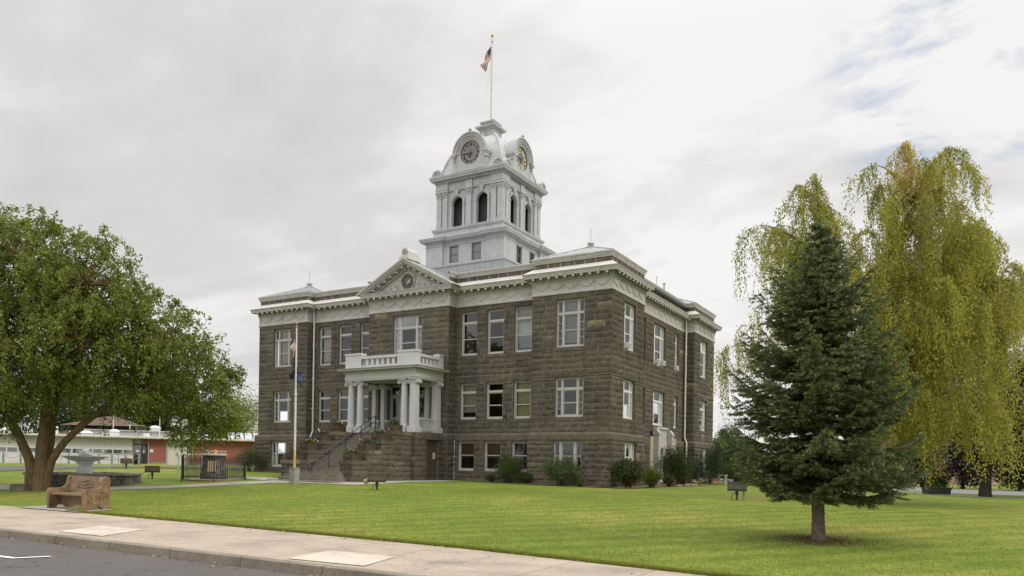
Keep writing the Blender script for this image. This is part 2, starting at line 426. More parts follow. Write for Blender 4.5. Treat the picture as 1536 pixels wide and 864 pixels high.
def axis_vals(a, b, d0, far, k=1.18):
    v = list(np.arange(a, b+1e-6, d0)); s = d0
    while v[-1] < far: s *= k; v.append(v[-1]+s)
    s = d0; lo = [v[0]]
    while lo[-1] > -far: s *= k; lo.append(lo[-1]-s)
    return sorted(set(lo[1:] + v))
xs = axis_vals(-44, 34, .9, 430); ts = [0,.02,.25,.6,1.] + list(np.arange(1.6, 46, .9)); s = .9
while ts[-1] < 640: s *= 1.17; ts.append(ts[-1]+s)
mb = MB(); rows = []
for x in xs:
    rows.append([(x, edge(x)+t, hgt(x, edge(x)+t) - (.12 if t == 0 else 0)) for t in ts])
mb.strip(rows); g = struct(mb.build('lawn', LAWN, recalc=False, smooth=False))
for p in g.data.polygons: p.use_smooth = True
mb = MB(); mb.add([(-9000,-9000,-.35),(9000,-9000,-.35),(9000,9000,-.35),(-9000,9000,-.35)], [(0,1,2,3)])
struct(mb.build('far_ground', FARG, recalc=False))
mb = MB(); KY = -27.62
def kerby(x): return KY - .035*(max(-10,min(x,14))-1)*.55
kx = [x for x in xs if -200 < x < 200]
rows = [[(x, -75, -.25), (x, -45, -.1), (x, -38, -.07), (x, -31, -.09), (x, kerby(x)+.06, -.115)] for x in kx]
mb.strip(rows); struct(mb.build('road', ASPH, recalc=False))
mb = MB()
rows = [[(x, kerby(x)-.02, -.2), (x, kerby(x), .035), (x, kerby(x)+.025, .052), (x, kerby(x)+.16, .056), (x, kerby(x)+.165, -.1)] for x in kx]
mb.strip(rows); struct(mb.build('kerb', KERB, recalc=False))
mb = MB()
rows = [[(x, kerby(x)+.165, .052)] + [(x, kerby(x)+.165 + (edge(x)+.012-kerby(x)-.165)*q, .052+.012*q) for q in (.33,.66,1.)] + [(x, edge(x)+.012, -.1)] for x in kx]
mb.strip(rows); struct(mb.build('sidewalk', CONC, recalc=False))
def sheet(name, poly, z, mt):
    mb = MB(); mb.add([(x, y, z) for x, y in poly], [tuple(range(len(poly)))])
    return struct(mb.build(name, mt, recalc=False))
sheet('pavement', [(-1.78,-27.1),(-.05,-27.14),(-.8,-25.68),(-2.4,-25.68)], .0655, CONCL)
sheet('pavement', [(5.75,-27.45),(7.4,-27.4),(7.05,-26.15),(5.5,-26.15)], .0655, CONCL)
# apron under the bench
def drape(name, pts, wid, mt, dz=.015, z=None, nw=5):
    """strip along a polyline following the ground"""
    P = [Vector((a, b, 0)) for a, b in pts]; out = []
    for i in range(len(P)-1):
        d = (P[i+1]-P[i]).length; k = max(1, int(d/.5))
        for j in range(k): out.append(P[i].lerp(P[i+1], j/k))
    out.append(P[-1]); rows = []
    for i, p in enumerate(out):
        d = (out[min(i+1, len(out)-1)] - out[max(i-1, 0)]).normalized(); nn = Vector((-d.y, d.x, 0))
        row = []
        for j in range(nw):
            q = p + nn*wid*(j/(nw-1)-.5)
            row.append((q.x, q.y, hgt(q.x, q.y)+dz if z is None else z))
        rows.append(row)
    mb = MB(); mb.strip(rows); return struct(mb.build(name, mt, recalc=False))
drape('pavement', [(-10.6,-22.95),(-7.1,-23.02)], 1.15, CONCP, .02)
drape('path', [(-60,-31.5+12),(-30,-18.6),(-21.6,-18.3),(-18.0,-17.2),(-15.7,-14.8),(-14.9,-12.6),(-14.2,-9.9),(-13.2,-9.1),(-12.4,-8.6),(-9.5,-8.3)], 1.7, CONCP)
drape('path', [(-14.9,-8.9),(-9.4,-8.65),(-9.2,-4.5),(-9.0,-1.3)], 1.5, CONCP, .019)
drape('path', [(-19.5,-10.5),(-17.4,-8.0),(-15.0,-8.6)], 1.4, CONCP, .023)
drape('path', [(4.5,17.0),(9,14.8),(13.8,12.6),(18.4,8.6),(24,4.0),(34,-4)], .7, CONCP, .02, nw=3)
# side street and forecourt far left, car park behind on the right
FW = Vector((-.863, .504, 0)); RT = Vector((.504, .863, 0))
drape('side_road', [(-57.5,-42.),(-33.8,0.5),(-15,34),(10,80)], 7.5, ASPH, .03)
drape('parking_lot', [(-2,34),(8,26),(22,20),(40,12)], 12., mk_conc('car_park', (.17,.165,.16), 0), .02)
mb = MB()
mb.add([(-.6,-29.62,-.086),(.98,-29.5,-.086),(.98,-29.39,-.086),(-.6,-29.51,-.086)], [(0,1,2,3)])
mb.add([(.985,-29.5,-.086),(1.1,-29.5,-.086),(1.36,-28.95,-.087),(1.25,-28.95,-.087)], [(0,1,2,3)])
struct(mb.build('road_marking', PAINT, recalc=False))
# mulch beds along the foot of the courthouse
def bed(name, pts, wid): drape(name, pts, wid, MULCH, .035)
bed('mulch_bed', [(-8.6,-.3),(-4.9,-.3),(-4.4,-.75),(.7,-.75)], 1.0)
bed('mulch_bed', [(.55,-1.2),(.75,6),(.9,12),(.6,19),(.6,22)], 1.5)
bed('mulch_bed', [(-27.2,-.55),(-21.,-.55)], .8)
# far hills
mb = MB(); hr = random.Random(3)
rows = []
for i in range(90):
    a = R(-100 + i*1.9); D = 4200
    hh = 175 + 55*math.sin(i*.21) + 30*math.sin(i*.53+1) + hr.uniform(-6, 6)
    rows.append([(15+math.sin(a)*(D-1500), -36+math.cos(a)*(D-1500), -.3), (15+math.sin(a)*(D-900), -36+math.cos(a)*(D-900), 55+12*math.sin(i*.7)), (15+math.sin(a)*D, -36+math.cos(a)*D, hh), (15+math.sin(a)*(D+1500), -36+math.cos(a)*(D+1500), -.3)])
mb.strip(rows); HILL = plain('dry_hills', (.42,.40,.36), .95, .25, .004)
struct(mb.build('hills', HILL, recalc=False, smooth=True))
# ------------------------------------------------------------------ courthouse
CH = thing('courthouse', (-13.1, 9.6, .65), 'dark basalt courthouse of three storeys with a white clock tower and columned entrance porch', 'courthouse')
ORG = (-13.1, 9.6, .65)
def part(mb, name, mats, parent=None, smooth=False): return mb.build(name, mats, parent or CH, ORG, smooth)
RY, CY, SX = .583, -.17, -.70
PLAN = [(-26.19,19.3),(-26.19,0),(-21.68,0),(-21.68,RY),(-16.19,RY),(-16.19,CY),(-10.18,CY),(-10.18,RY),(-4.68,RY),(-4.68,0),(0,0),(0,4.75),(SX,4.75),(SX,14.46),(0,14.46),(0,19.3)]
def normals(P):
    k = len(P); out = []
    for i in range(k):
        a, b = P[i], P[(i+1) % k]; dx, dy = b[0]-a[0], b[1]-a[1]; q = math.hypot(dx, dy)
        out.append((dy/q, -dx/q))
    return out
NRM = normals(PLAN)
def off(P, o):
    k = len(P); n = normals(P)
    return [(P[i][0]+(n[i-1][0]+n[i][0])*o, P[i][1]+(n[i-1][1]+n[i][1])*o) for i in range(k)]
def sweep(prof, P=PLAN, m=0, mb=None, skip=()):
    mb = mb or MB(); rows = []
    polys = [off(P, o) for o, z in prof]
    for i in range(len(P)): rows.append([(polys[j][i][0], polys[j][i][1], prof[j][1]) for j in range(len(prof))])
    return mb.strip(rows, m, closed=True, skip=skip)
def segs(P):
    n = normals(P)
    return [(Vector((*P[i], 0)), Vector((*P[(i+1) % len(P)], 0)), Vector((*n[i], 0))) for i in range(len(P))]
# openings per plan edge: (a0,a1,z0,z1,kind,blind) in world x (front) or y (side)
Z2, Z1, Z0 = (8.05,10.62), (4.30,6.43), (1.30,3.02)
def bay(a0, a1, k2, k1, k0, b2=None, b1=None, b0=None):
    return [(a0,a1,*Z2,k2,b2),(a0,a1,*Z1,k1,b1),(a0,a1,*Z0,k0,b0)]
OPEN = {
 1: bay(-24.8,-23.08,'triple','triple','triple_low','cream',None,'dark'),
 3: bay(-21.19,-20.1,'single','single','single_low','cream',None,None) + bay(-19.46,-18.34,'single','single','single_low',None,None,None) + bay(-17.62,-16.5,'single','single','single_low',None,None,None),
 5: [(-14.3,-12.1,8.05,10.62,'triple_wide',None),(-14.55,-11.75,3.46,6.42,'entrance',None)],
 7: bay(-9.81,-8.68,'single','single','single_low',None,'cream','brown') + bay(-8.0,-6.86,'single','single','single_low',None,None,'brown') + bay(-6.17,-5.04,'single','single','single_low','grey','yellow','dark'),
 9: bay(-3.25,-1.56,'triple','triple','triple_low','grey',None,'dark'),
 10: bay(1.75,3.42,'triple','triple','triple_low',None,None,None),
 12: bay(6.1,6.9,'narrow','narrow','single_low') + [(8.35,10.5,*Z2,'triple',None),(8.35,10.5,*Z1,'triple',None),(8.45,10.4,.7,3.0,'side_door',None)] + bay(12.35,13.2,'narrow','narrow','single_low'),
 14: bay(15.9,17.6,'triple','triple','triple_low',None,None,'cream'),
}
def stone_wall(A, B, n, z0, z1, ops, nc, back, blk, ext=(0,0), proud=1.0):
    d = (B-A); LEN = d.length; d.normalize()
    hz = abs(d.x) > .5
    def sx(a): return (a - (A.x if hz else A.y)) / (d.x if hz else d.y)
    O = []
    for o in ops:
        s = sorted((sx(o[0]), sx(o[1]))); O.append((s[0], s[1], o[2], o[3]))
    O = [o for o in O if o[3] > z0 and o[2] < z1]
    def P(s, z, o): q = A + d*s + n*o; return (q.x, q.y, z)
    S = sorted(set([0, LEN] + [q for o in O for q in o[:2]])); Z = sorted(set([z0, z1] + [min(max(q, z0), z1) for o in O for q in o[2:4]]))
    for i in range(len(S)-1):
        for j in range(len(Z)-1):
            ms, mz = (S[i]+S[i+1])/2, (Z[j]+Z[j+1])/2
            if any(o[0] < ms < o[1] and o[2] < mz < o[3] for o in O): continue
            back.add([P(S[i],Z[j],0),P(S[i+1],Z[j],0),P(S[i+1],Z[j+1],0),P(S[i],Z[j+1],0)], [(0,1,2,3)])
    for s0, s1, a, b in O:                                   # reveals
        a = max(a, z0); b = min(b, z1); q = -.42
        for u, v in (((s0,a),(s0,b)),((s1,b),(s1,a)),((s0,b),(s1,b)),((s1,a),(s0,a))):
            back.add([P(u[0],u[1],.0),P(v[0],v[1],.0),P(v[0],v[1],q),P(u[0],u[1],q)], [(0,1,2,3)], 1)
    if blk is None: return
    def block(s0, s1, a, b, tint, amp=1.0, fl=.006):
        g = .014
        s0 += g; s1 -= g; a += g*.8; b -= g*.8
        if s1-s0 < .03 or b-a < .03: return
        nx = max(2, int((s1-s0)/.085)); nz = max(2, int(round((b-a)/.085)))
        vs = []; ph = rnd.uniform(0, 9); k1 = rnd.uniform(.6, 1.3)*amp; tl = rnd.uniform(-.012, .012); tv = rnd.uniform(-.012, .015)
        for j in range(nz+1):
            for i in range(nx+1):
                e = i in (0, nx) or j in (0, nz)
                fx, fz = i/nx, j/nz
                o = fl if e else max(.008, (.03 + rnd.uniform(-.014, .02))*k1 + tl*(fx-.5)*2 + tv*(fz-.5)*2)
                ss = s0+(s1-s0)*fx; zz = a+(b-a)*fz
                if not e: ss += rnd.uniform(-.015, .015); zz += rnd.uniform(-.012, .012)
                vs.append(P(ss, zz, o*proud))
        fs = []
        for j in range(nz):
            for i in range(nx):
                q = j*(nx+1)+i
                fs += [(q,q+1,q+nx+2),(q,q+nx+2,q+nx+1)] if rnd.random() < .5 else [(q,q+1,q+nx+1),(q+1,q+nx+2,q+nx+1)]
        blk.add(vs, fs, 0, tint)
    ch = (z1-z0)/nc
    lint = []
    for s0, s1, a, b in O:                                   # lintels and sills as long stones
        if b < z1-.1: lint.append((s0-.28, s1+.28, b, min(b+.40, z1), 1)); 
        if a > z0+.1: lint.append((s0-.14, s1+.14, a-.17, a, 0))
    lint = [(max(q[0], 0), min(q[1], LEN), *q[2:]) for q in lint]
    # merge lintels that touch: trim at the midpoint
    for i in range(len(lint)):
        for j in range(i+1, len(lint)):
            p_, q_ = lint[i], lint[j]
            if abs(p_[2]-q_[2]) < .05 and p_[1] > q_[0] > p_[0]:
                mid = (p_[1]+q_[0])/2; lint[i] = (p_[0], mid, *p_[2:]); lint[j] = (mid, q_[1], *q_[2:])
    for q in lint: block(q[0], q[1], q[2], q[3], rnd.uniform(.35, .6), .8 if q[4] else .6, .02)
    holes = O + [tuple(q[:4]) for q in lint]
    for c in range(nc):
        a, b = z0+c*ch, z0+(c+1)*ch
        # vertical pieces of this course between hole limits
        zs = sorted(set([a, b] + [q for o in holes for q in o[2:4] if a+.04 < q < b-.04]))
        cuts = [-ext[0]] ; s = rnd.uniform(.3, .8) if c % 2 else rnd.uniform(.6, 1.0)
        while s < LEN-.25: cuts.append(s); s += rnd.uniform(.5, 1.15)
        cuts.append(LEN+ext[1])
        tints = [min(max(rnd.gauss(.42, .13), 0), .8) if rnd.random() > .012 else rnd.uniform(.85, 1) for _ in cuts]
        for k in range(len(zs)-1):
            za, zb = zs[k], zs[k+1]; mz = (za+zb)/2
            act = [o for o in holes if o[2] < mz < o[3]]
            for i in range(len(cuts)-1):
                iv = [(cuts[i], cuts[i+1])]
                for o in act:
                    nv = []
                    for p0, p1 in iv:
                        if o[1] <= p0 or o[0] >= p1: nv.append((p0, p1)); continue
                        if o[0]-p0 > .02: nv.append((p0, o[0]))
                        if p1-o[1] > .02: nv.append((o[1], p1))
                    iv = nv
                for p0, p1 in iv: block(p0, p1, za, zb, tints[i])
back = MB(); blk = MB(); backp = MB()
BPLAN = off(PLAN, .14)
for i, (A, B, n) in enumerate(segs(PLAN)):
    ops = OPEN.get(i, [])
    vis = 1 <= i <= 14
    tgt = back if vis else backp
    stone_wall(A, B, n, 3.42, 10.92, ops, 24, tgt, blk if vis else None, (.02, .02) if i in (9, 5, 1, 13) else (0,0))
for i, (A, B, n) in enumerate(segs(BPLAN)):
    ops = OPEN.get(i, [])
    vis = 1 <= i <= 14
    tgt = back if vis else backp
    if i == 5: ops = []
    stone_wall(A, B, n, .25, 3.08, ops, 9, tgt, blk if vis else None, (.02, .02) if i in (9, 5, 1, 13) else (0,0), 1.15)
part(back, 'wall', [MORTAR, SMOOTHSTONE]); part(blk, 'stone_facing', STONE); part(backp, 'rear_wall', [PLAINSTONE, SMOOTHSTONE])
part(sweep([(.14,3.07),(.165,3.085),(.165,3.36),(.13,3.42),(.0,3.50),(-.02,3.50)]), 'water_table', SMOOTHSTONE)
# interior so that windows look into dim rooms
mb = MB()
for z in (.9, 3.55, 7.45, 10.95): mb.box(-25.7,-1.2,1.1,18.8,z-.15,z)
mb.box(-25.6,-1.3,5.2,5.4,.9,10.9); mb.box(-5.2,-5.0,1.2,18.6,.9,10.9); mb.box(-21.3,-21.1,1.2,18.6,.9,10.9); mb.box(-16.3,-16.1,1.2,5.2,.9,10.9); mb.box(-10.1,-9.9,1.2,5.2,.9,10.9)
part(mb, 'interior_partition', INTER)

# entablature
E_ = []
mb = sweep([(.0,10.90),(.055,10.905),(.07,10.93),(.07,11.0),(.03,11.03),(.03,11.53),(.07,11.55),(.07,11.60)], m=0)
mb2 = sweep([(.07,11.60),(.075,11.62),(.08,11.74),(.13,11.78),(.15,11.82),(.40,11.83)], m=0)
FRZ, BED = mb, mb2
part(sweep([(.40,11.825),(.40,11.90),(.42,11.91),(.425,11.96),(.47,12.04),(.48,12.07),(.455,12.075)]), 'cornice', TRIM)
part(sweep([(.455,12.072),(.44,12.085),(.02,12.385),(-.03,12.39)], skip=(5,)), 'cornice_flashing', TRIMW)
mb = sweep([(-.03,12.36),(-.03,12.66)], skip=(5,)); 
for i_, (A, B, n) in enumerate(segs(off(PLAN, -.03))):
    if i_ == 5: continue
    d = (B-A); LEN = d.length; d.normalize(); s = .1
    while s < LEN-.1:
        p = A+d*s+n*.004; q = d*.011
        mb.add([(p-q).to_tuple()[:2]+(12.40,), (p+q).to_tuple()[:2]+(12.40,), (p+q).to_tuple()[:2]+(12.63,), (p-q).to_tuple()[:2]+(12.63,)], [(0,1,2,3)], 1)
        s += rnd.uniform(.55, .95)
part(mb, 'parapet', [STONE, TRIMW])
part(sweep([(-.05,12.64),(.01,12.65),(.015,12.72),(.045,12.74),(.05,12.80),(.10,12.86),(.115,12.93),(.10,12.95),(-.5,13.0)], skip=(5,)), 'parapet_coping', TRIM)
# dentils and modillion blocks
den = MB(); mod = MB(); sw = MB()
for i, (A, B, n) in enumerate(segs(off(PLAN, .075))):
    if not 1 <= i <= 14: continue
    d = (B-A); LEN = d.length; d.normalize()
    def bx(mb, s, w_, o0, o1, z0, z1, m=0):
        p0 = A+d*(s-w_/2); p1 = A+d*(s+w_/2)
        c = [p0+n*o0, p1+n*o0, p1+n*o1, p0+n*o1]
        mb.add([(q.x,q.y,z0) for q in c]+[(q.x,q.y,z1) for q in c], [(3,2,1,0),(4,5,6,7),(0,1,5,4),(1,2,6,5),(2,3,7,6),(3,0,4,7)], m)
    k = max(1, round(LEN/.125))
    for j in range(k): bx(den, (j+.5)*LEN/k, .07, -.01, .05, 11.625, 11.725)
    k = max(1, round(LEN/.47))
    for j in range(k):
        s = (j+.5)*LEN/k
        bx(mod, s, .15, .04, .27, 11.74, 11.818)
        p = A+d*s+n*.27
        mod.lathe([(.001,-.02),(.075,-.02),(.08,0),(.06,.03),(.001,.045)], (p.x,p.y,11.765), 8, 1, Vector((0,0,1)).rotation_difference(n).to_matrix())
    if LEN > 3:                                              # festoons on the frieze
        k = max(1, round((LEN-.3)/1.0)); wd = (LEN-.35)/k
        strong = i in (1, 5, 9, 10, 14)
        for j in range(k):
            s0 = .17+j*wd
            pts = []
            for q in range(9):
                f = q/8; p = A+d*(s0+wd*f)+n*-.03; pts.append((p.x,p.y,11.44-.26*math.sin(PI*f)))
            sw.tube(pts, [.011+.013*math.sin(PI*q/8) for q in range(9)] if strong else .009, 5, 0)
            if strong:
                p = A+d*s0+n*-.03; sw.tube([(p.x,p.y,11.46),(p.x,p.y,11.16)], [.022,.008], 5, 0)
                sw.lathe([(.001,-.01),(.045,0),(.03,.03),(.001,.035)], (p.x,p.y,11.45), 8, 0, Vector((0,0,1)).rotation_difference(n).to_matrix())
FRZ.join(sw, None, 1); part(FRZ, 'frieze', [TRIM, RELIEF]); BED.join(den, None, 2); BED.join(mod, None, 0); part(BED, 'bed_moulding', [TRIMD, TRIMW, TRIM])

# roofs
mb = MB(); mb.box(-25.9,-.4,.95,18.9,12.6,12.7)
part(mb, 'flat_roof', ROOFD)
def hip(cx, cy, a, b, z0, z1, t, name):
    mb = MB(); mb.taper(cx, cy, z0, z1, a, b, t, t, 0)
    for sx_, sy_ in ((1,0),(-1,0),(0,1),(0,-1)):
        k = 11
        for j in range(-k//2+1, k//2+1):
            f = j/(k/2.)*.92
            p0 = (cx+(sx_*a if sx_ else f*a), cy+(sy_*b if sy_ else f*b), z0+.02)
            fr = 1-abs(f)
            p1 = (cx+(sx_*(a-(a-t)*fr) if sx_ else f*a), cy+(sy_*(b-(b-t)*fr) if sy_ else f*b), z0+(z1-z0)*fr+.015)
            mb.tube([p0, p1], .02, 4, 0, False)
    for sx_ in (1,-1):
        for sy_ in (1,-1): mb.tube([(cx+sx_*a,cy+sy_*b,z0+.02),(cx+sx_*t,cy+sy_*t,z1+.02)], .035, 5, 0, False)
    return part(mb, name, SEAM)
for cx, cy in ((-2.34,2.37),(-23.93,2.37),(-2.34,16.9)):
    hip(cx, cy, 2.36, 2.36, 12.96, 13.92, .16, 'hip_roof')
    if cy < 10:
        mb = MB(); mb.lathe([(.30,0),(.30,.05),(.12,.07),(.10,.13),(.17,.17),(.20,.28),(.13,.34),(.02,.36)], (cx,cy,13.9), 12, 0)
        mb.tube([(cx,cy,14.2),(cx,cy,15.03)], .018, 6, 0); part(mb, 'lightning_rod', PIPE)
for x, y, z0, z1, r_ in ((-1.6,11.2,12.9,14.2,.022),(-1.5,12.4,12.9,14.0,.06),(-21.9,4.5,12.9,13.9,.03)):
    mb = MB(); mb.tube([(x,y,z0),(x,y,z1)], r_, 8); mb.lathe([(r_*1.2,-.12),(r_*1.5,-.1),(r_*1.5,0),(.001,.02)], (x,y,z1), 8); part(mb, 'vent_pipe', PIPE)
# roof rising to the tower
mb = MB(); mb.taper(-13.1, 8.75, 12.7, 13.6, 7.5, 5.2, 3.3, 3.3); part(mb, 'tower_roof_skirt', SEAM)

# downpipes
for pts in ([(-21.55,.42,11.75),(-21.5,.4,11.5),(-21.5,.45,11.2),(-21.5,.45,3.7),(-21.5,.28,3.35),(-21.5,.28,.8)],
            [(-.50,14.1,11.8),(-.5,14.2,11.55),(-.52,14.24,11.3),(-.52,14.24,3.7),(-.38,14.24,3.35),(-.38,14.24,.6)]):
    mb = MB(); mb.tube(pts, .062, 8)
    for z in (5.2, 7.2, 9.4): mb.box(pts[3][0]-.085, pts[3][0]+.085, pts[3][1]-.07, pts[3][1]+.1, z-.03, z+.03)
    part(mb, 'downpipe', PIPEW)
mb = MB(); mb.tube([(-10.04,.40,3.1),(-10.04,.40,.8)], .03, 6); part(mb, 'downpipe', PIPEW)

# ------------------------------------------------------------------ windows
WHITE_KINDS = ('x',)
def window(A, n, a0, a1, z0, z1, kind, blind, setback=.15, white=False):
    hz = abs(n.y) > .5
    base = Vector(((a0 if n.y < 0 else a1), A.y, z0)) if hz else Vector((A.x, (a0 if n.x > 0 else a1), z0))
    tdir = Vector((-n.y, n.x, 0))
    W, H = abs(a1-a0), z1-z0
    Mx = Matrix(((tdir.x, -n.x, 0, base.x - n.x*setback), (tdir.y, -n.y, 0, base.y - n.y*setback), (0,0,1,z0), (0,0,0,1)))
    fr = MB(); gl = MB()
    def bar(x0, x1, b0, b1, d0=0., d1=.09): fr.box(x0, x1, d0, d1, b0, b1)
    def glass(x0, x1, b0, b1, d): gl.add([(x0,d,b0),(x1,d,b0),(x1,d,b1),(x0,d,b1)], [(0,1,2,3)])
    f = .075
    bar(0, f, 0, H, -.02, .12); bar(W-f, W, 0, H, -.02, .12); bar(f, W-f, H-f, H, -.02, .12); bar(f, W-f, 0, .085, -.05, .12)
    def sash(x0, x1, b0, b1, mr, mt=.045, d=0.03, mull=0):
        # double hung pair: upper sash forward, lower sash behind
        m_ = b0+(b1-b0)*mr
        bar(x0, x0+mt, b0, b1, d, d+.05); bar(x1-mt, x1, b0, b1, d, d+.05)
        bar(x0+mt, x1-mt, b1-mt, b1, d, d+.05); bar(x0+mt, x1-mt, b0, b0+mt*1.4, d, d+.05); bar(x0+mt, x1-mt, m_-.028, m_+.028, d-.01, d+.055)
        glass(x0+mt, x1-mt, b0+mt*1.4, m_-.028, d+.03); glass(x0+mt, x1-mt, m_+.028, b1-mt, d+.012)
    def light(x0, x1, b0, b1, d=.03, mt=.035, muntins=0):
        bar(x0, x0+mt, b0, b1, d, d+.05); bar(x1-mt, x1, b0, b1, d, d+.05); bar(x0+mt, x1-mt, b1-mt, b1, d, d+.05); bar(x0+mt, x1-mt, b0, b0+mt, d, d+.05)
        glass(x0+mt, x1-mt, b0+mt, b1-mt, d+.02)
        for k in range(muntins):
            z = b0+mt+(b1-b0-2*mt)*(k+1)/(muntins+1); bar(x0+mt, x1-mt, z-.014, z+.014, d+.006, d+.044)
    if kind in ('single', 'narrow'):
        tz = H*.745; bar(f, W-f, tz-.055, tz+.055, -.015, .12)
        light(f, W-f, tz+.055, H-f); sash(f, W-f, .085, tz-.055, .50)
    elif kind == 'single_low': sash(f, W-f, .085, H-f, .53)
    elif kind in ('triple', 'triple_wide'):
        sl = .155*W; tz = H*.71; mw = .062*W
        xa, xb = f+sl, W-f-sl
        for x in (xa, xb-mw): bar(x, x+mw, .085, H-f, -.02, .12)
        bar(f, xa, tz-.055, tz+.055, -.015, .12); bar(xa+mw, xb-mw, tz-.055, tz+.055, -.015, .12); bar(xb, W-f, tz-.055, tz+.055, -.015, .12)
        for x0, x1 in ((f, xa), (xa+mw, xb-mw), (xb, W-f)): light(x0, x1, tz+.055, H-f)
        light(f, xa, .085, tz-.055, muntins=3); light(xb, W-f, .085, tz-.055, muntins=3); sash(xa+mw, xb-mw, .085, tz-.055, .50)
    elif kind == 'triple_low':
        sl = .155*W; mw = .09*W; xa, xb = f+sl, W-f-sl
        for x in (xa, xb-mw): bar(x, x+mw, .085, H-f, -.02, .12)
        sash(f, xa, .085, H-f, .53, .03); sash(xb, W-f, .085, H-f, .53, .03); sash(xa+mw, xb-mw, .085, H-f, .53)
    elif kind in ('entrance', 'side_door'):
        tz = 2.25 if kind == 'entrance' else 2.0; k = 4 if kind == 'entrance' else 3
        bar(f, W-f, tz, tz+.12, -.02, .12)
        ww = (W-2*f)/k
        for i in range(k):
            x0 = f+i*ww; light(x0, x0+ww, tz+.12, H-f)
            light(x0, x0+ww, .085, tz, mt=.09); bar(x0+.09, x0+ww-.09, .9, 1.02, .035, .075)
    nm = {'entrance': 'entrance_doors', 'side_door': 'side_entrance_doors'}.get(kind, 'window')
    wo_ = part(fr.xf(Mx), nm, FRAMEW if white else FRAME)
    gl.xf(Mx).build('pane', GLASS, wo_, ORG)
    if kind not in ('entrance', 'side_door'):
        sb = MB(); sb.box(-.0, W, -.17, .0, -.06, -.003); sb.xf(Mx).build('sill', SMOOTHSTONE, wo_, ORG)
    if blind:
        bl = MB(); lo = H*.47 if blind == 'brown' else (.12 if blind in ('yellow','dark') else (H*.22 if z0 < 7 else .3))
        if kind.startswith('single') or kind == 'narrow': xr_ = [(f+.02, W-f-.02)]
        else: xr_ = [(f+sl*1.1, W-f-sl*1.1)]
        for x0, x1 in xr_:
            k = max(2, int((x1-x0)/.1)); row0 = []
            bl.box(x0, x1, .17, .185, lo, H-.09); bl.box(x0, x1, .165, .19, lo-.03, lo)
        bl.xf(Mx).build('blind', BLINDS[blind], wo_, ORG)
    return wo_
for i, (A, B, n) in enumerate(segs(PLAN)):
    for o in OPEN.get(i, []):
        low = o[3] < 3.2
        A2 = A + n*(.14 if low else 0)
        window(A2, n, *o[:6], white=(i >= 10))
# ------------------------------------------------------------------ pediment over the central bay
PXc = -13.22
HB, Zb, Za = 3.62, 12.06, 13.95
def rake(mb, t0, t1, y0, y1, m=0, hb=HB, za=Za, zb=Zb):
    """band parallel to both slopes between offsets t0..t1 measured down from the roof line"""
    sl = (za-zb)/hb
    def pt(x, t): return (PXc+x, zb+(hb-abs(x))*sl - t*math.sqrt(1+sl*sl))
    for sgn in (-1, 1):
        def xe(t): return hb - t*math.sqrt(1+sl*sl)/sl
        A = [pt(sgn*xe(t0), t0), pt(0, t0), pt(0, t1), pt(sgn*max(xe(t1), 0), t1)]
        mb.add([(a, y0, b) for a, b in A]+[(a, y1, b) for a, b in A], [(0,1,2,3),(7,6,5,4),(0,4,5,1),(1,5,6,2),(2,6,7,3),(3,7,4,0)], m)
mb = MB(); rake(mb, -.05, .05, -.70, -.02); rake(mb, .053, .17, -.64, -.02); rake(mb, .173, .26, -.56, -.02)
part(mb, 'raking_cornice', TRIM)
den = MB(); rake(den, .263, .37, -.30, -.02, 1); rake(den, .373, .50, -.22, -.02, 1); sl = (Za-Zb)/HB; ang = math.atan(sl); K = math.sqrt(1+sl*sl)
for sgn in (-1, 1):
    for j in range(26):
        x = .16+j*.118
        if x > HB-.9: break
        z = Zb+(HB-x)*sl-.44*K
        den.box(PXc+sgn*x-.033, PXc+sgn*x+.033, -.285, -.2, z-.045, z+.045)
    for j in range(7):
        x = .25+j*.45
        if x > HB-.55: break
        z = Zb+(HB-x)*sl-.31*K
        den.box(PXc+sgn*x-.075, PXc+sgn*x+.075, -.5, -.28, z-.055, z+.04)
part(den, 'raking_moulding', [TRIMW, TRIMD])
mb = MB(); mb.add([(PXc-HB+.3,-.16,12.07),(PXc+HB-.3,-.16,12.07),(PXc,-.16,Za-.1)], [(0,1,2)]); mb.box(PXc-HB+.1, PXc+HB-.1, -.64, -.165, 12.076, 12.088); part(mb, 'tympanum', TRIM)
mb = MB()
for sgn in (-1, 1):
    mb.add([(PXc+sgn*(HB+.02), -.70, Zb-.0), (PXc, -.70, Za+.06), (PXc, 3.2, Za+.06), (PXc+sgn*(HB+.02), 3.2, Zb-.0)], [(0,1,2,3)])
part(mb, 'pediment_roof', ROOFD)
mb = MB()                                                    # scrolls beside the roundel
for sgn in (-1, 1):
    for cx_, cz_, r0, tn in ((.82,12.36,.17,1.6),(1.25,12.27,.13,1.4),(1.62,12.22,.09,1.3),(.55,12.95,.07,1.)):
        pts = [(PXc+sgn*(cx_+math.cos(a)*r0*(1-a/(tn*2*PI)*.75)), -.175, cz_+math.sin(a)*r0*(1-a/(tn*2*PI)*.75)) for a in [q*tn*2*PI/22 for q in range(23)]]
        mb.tube(pts, .021, 5)
    mb.tube([(PXc+sgn*x, -.175, 12.13+.04*math.sin(x*9)) for x in [.6+q*.15 for q in range(12)]], .018, 5)
part(mb, 'scroll_relief', RELIEF)
AXF = Matrix.Rotation(PI/2, 3, 'X')                          # lathe axis to -Y
mb = MB(); mb.lathe([(.56,.0),(.57,.08),(.52,.11),(.47,.06),(.46,.0)], (PXc,-.165,12.62), 32, 0, AXF, False)
ro = part(mb, 'state_seal', TRIM)
mb = MB(); mb.lathe([(.475,.02),(.455,.045),(.36,.05),(.35,.035),(.001,.035)], (PXc,-.165,12.62), 32, 0, AXF, False)
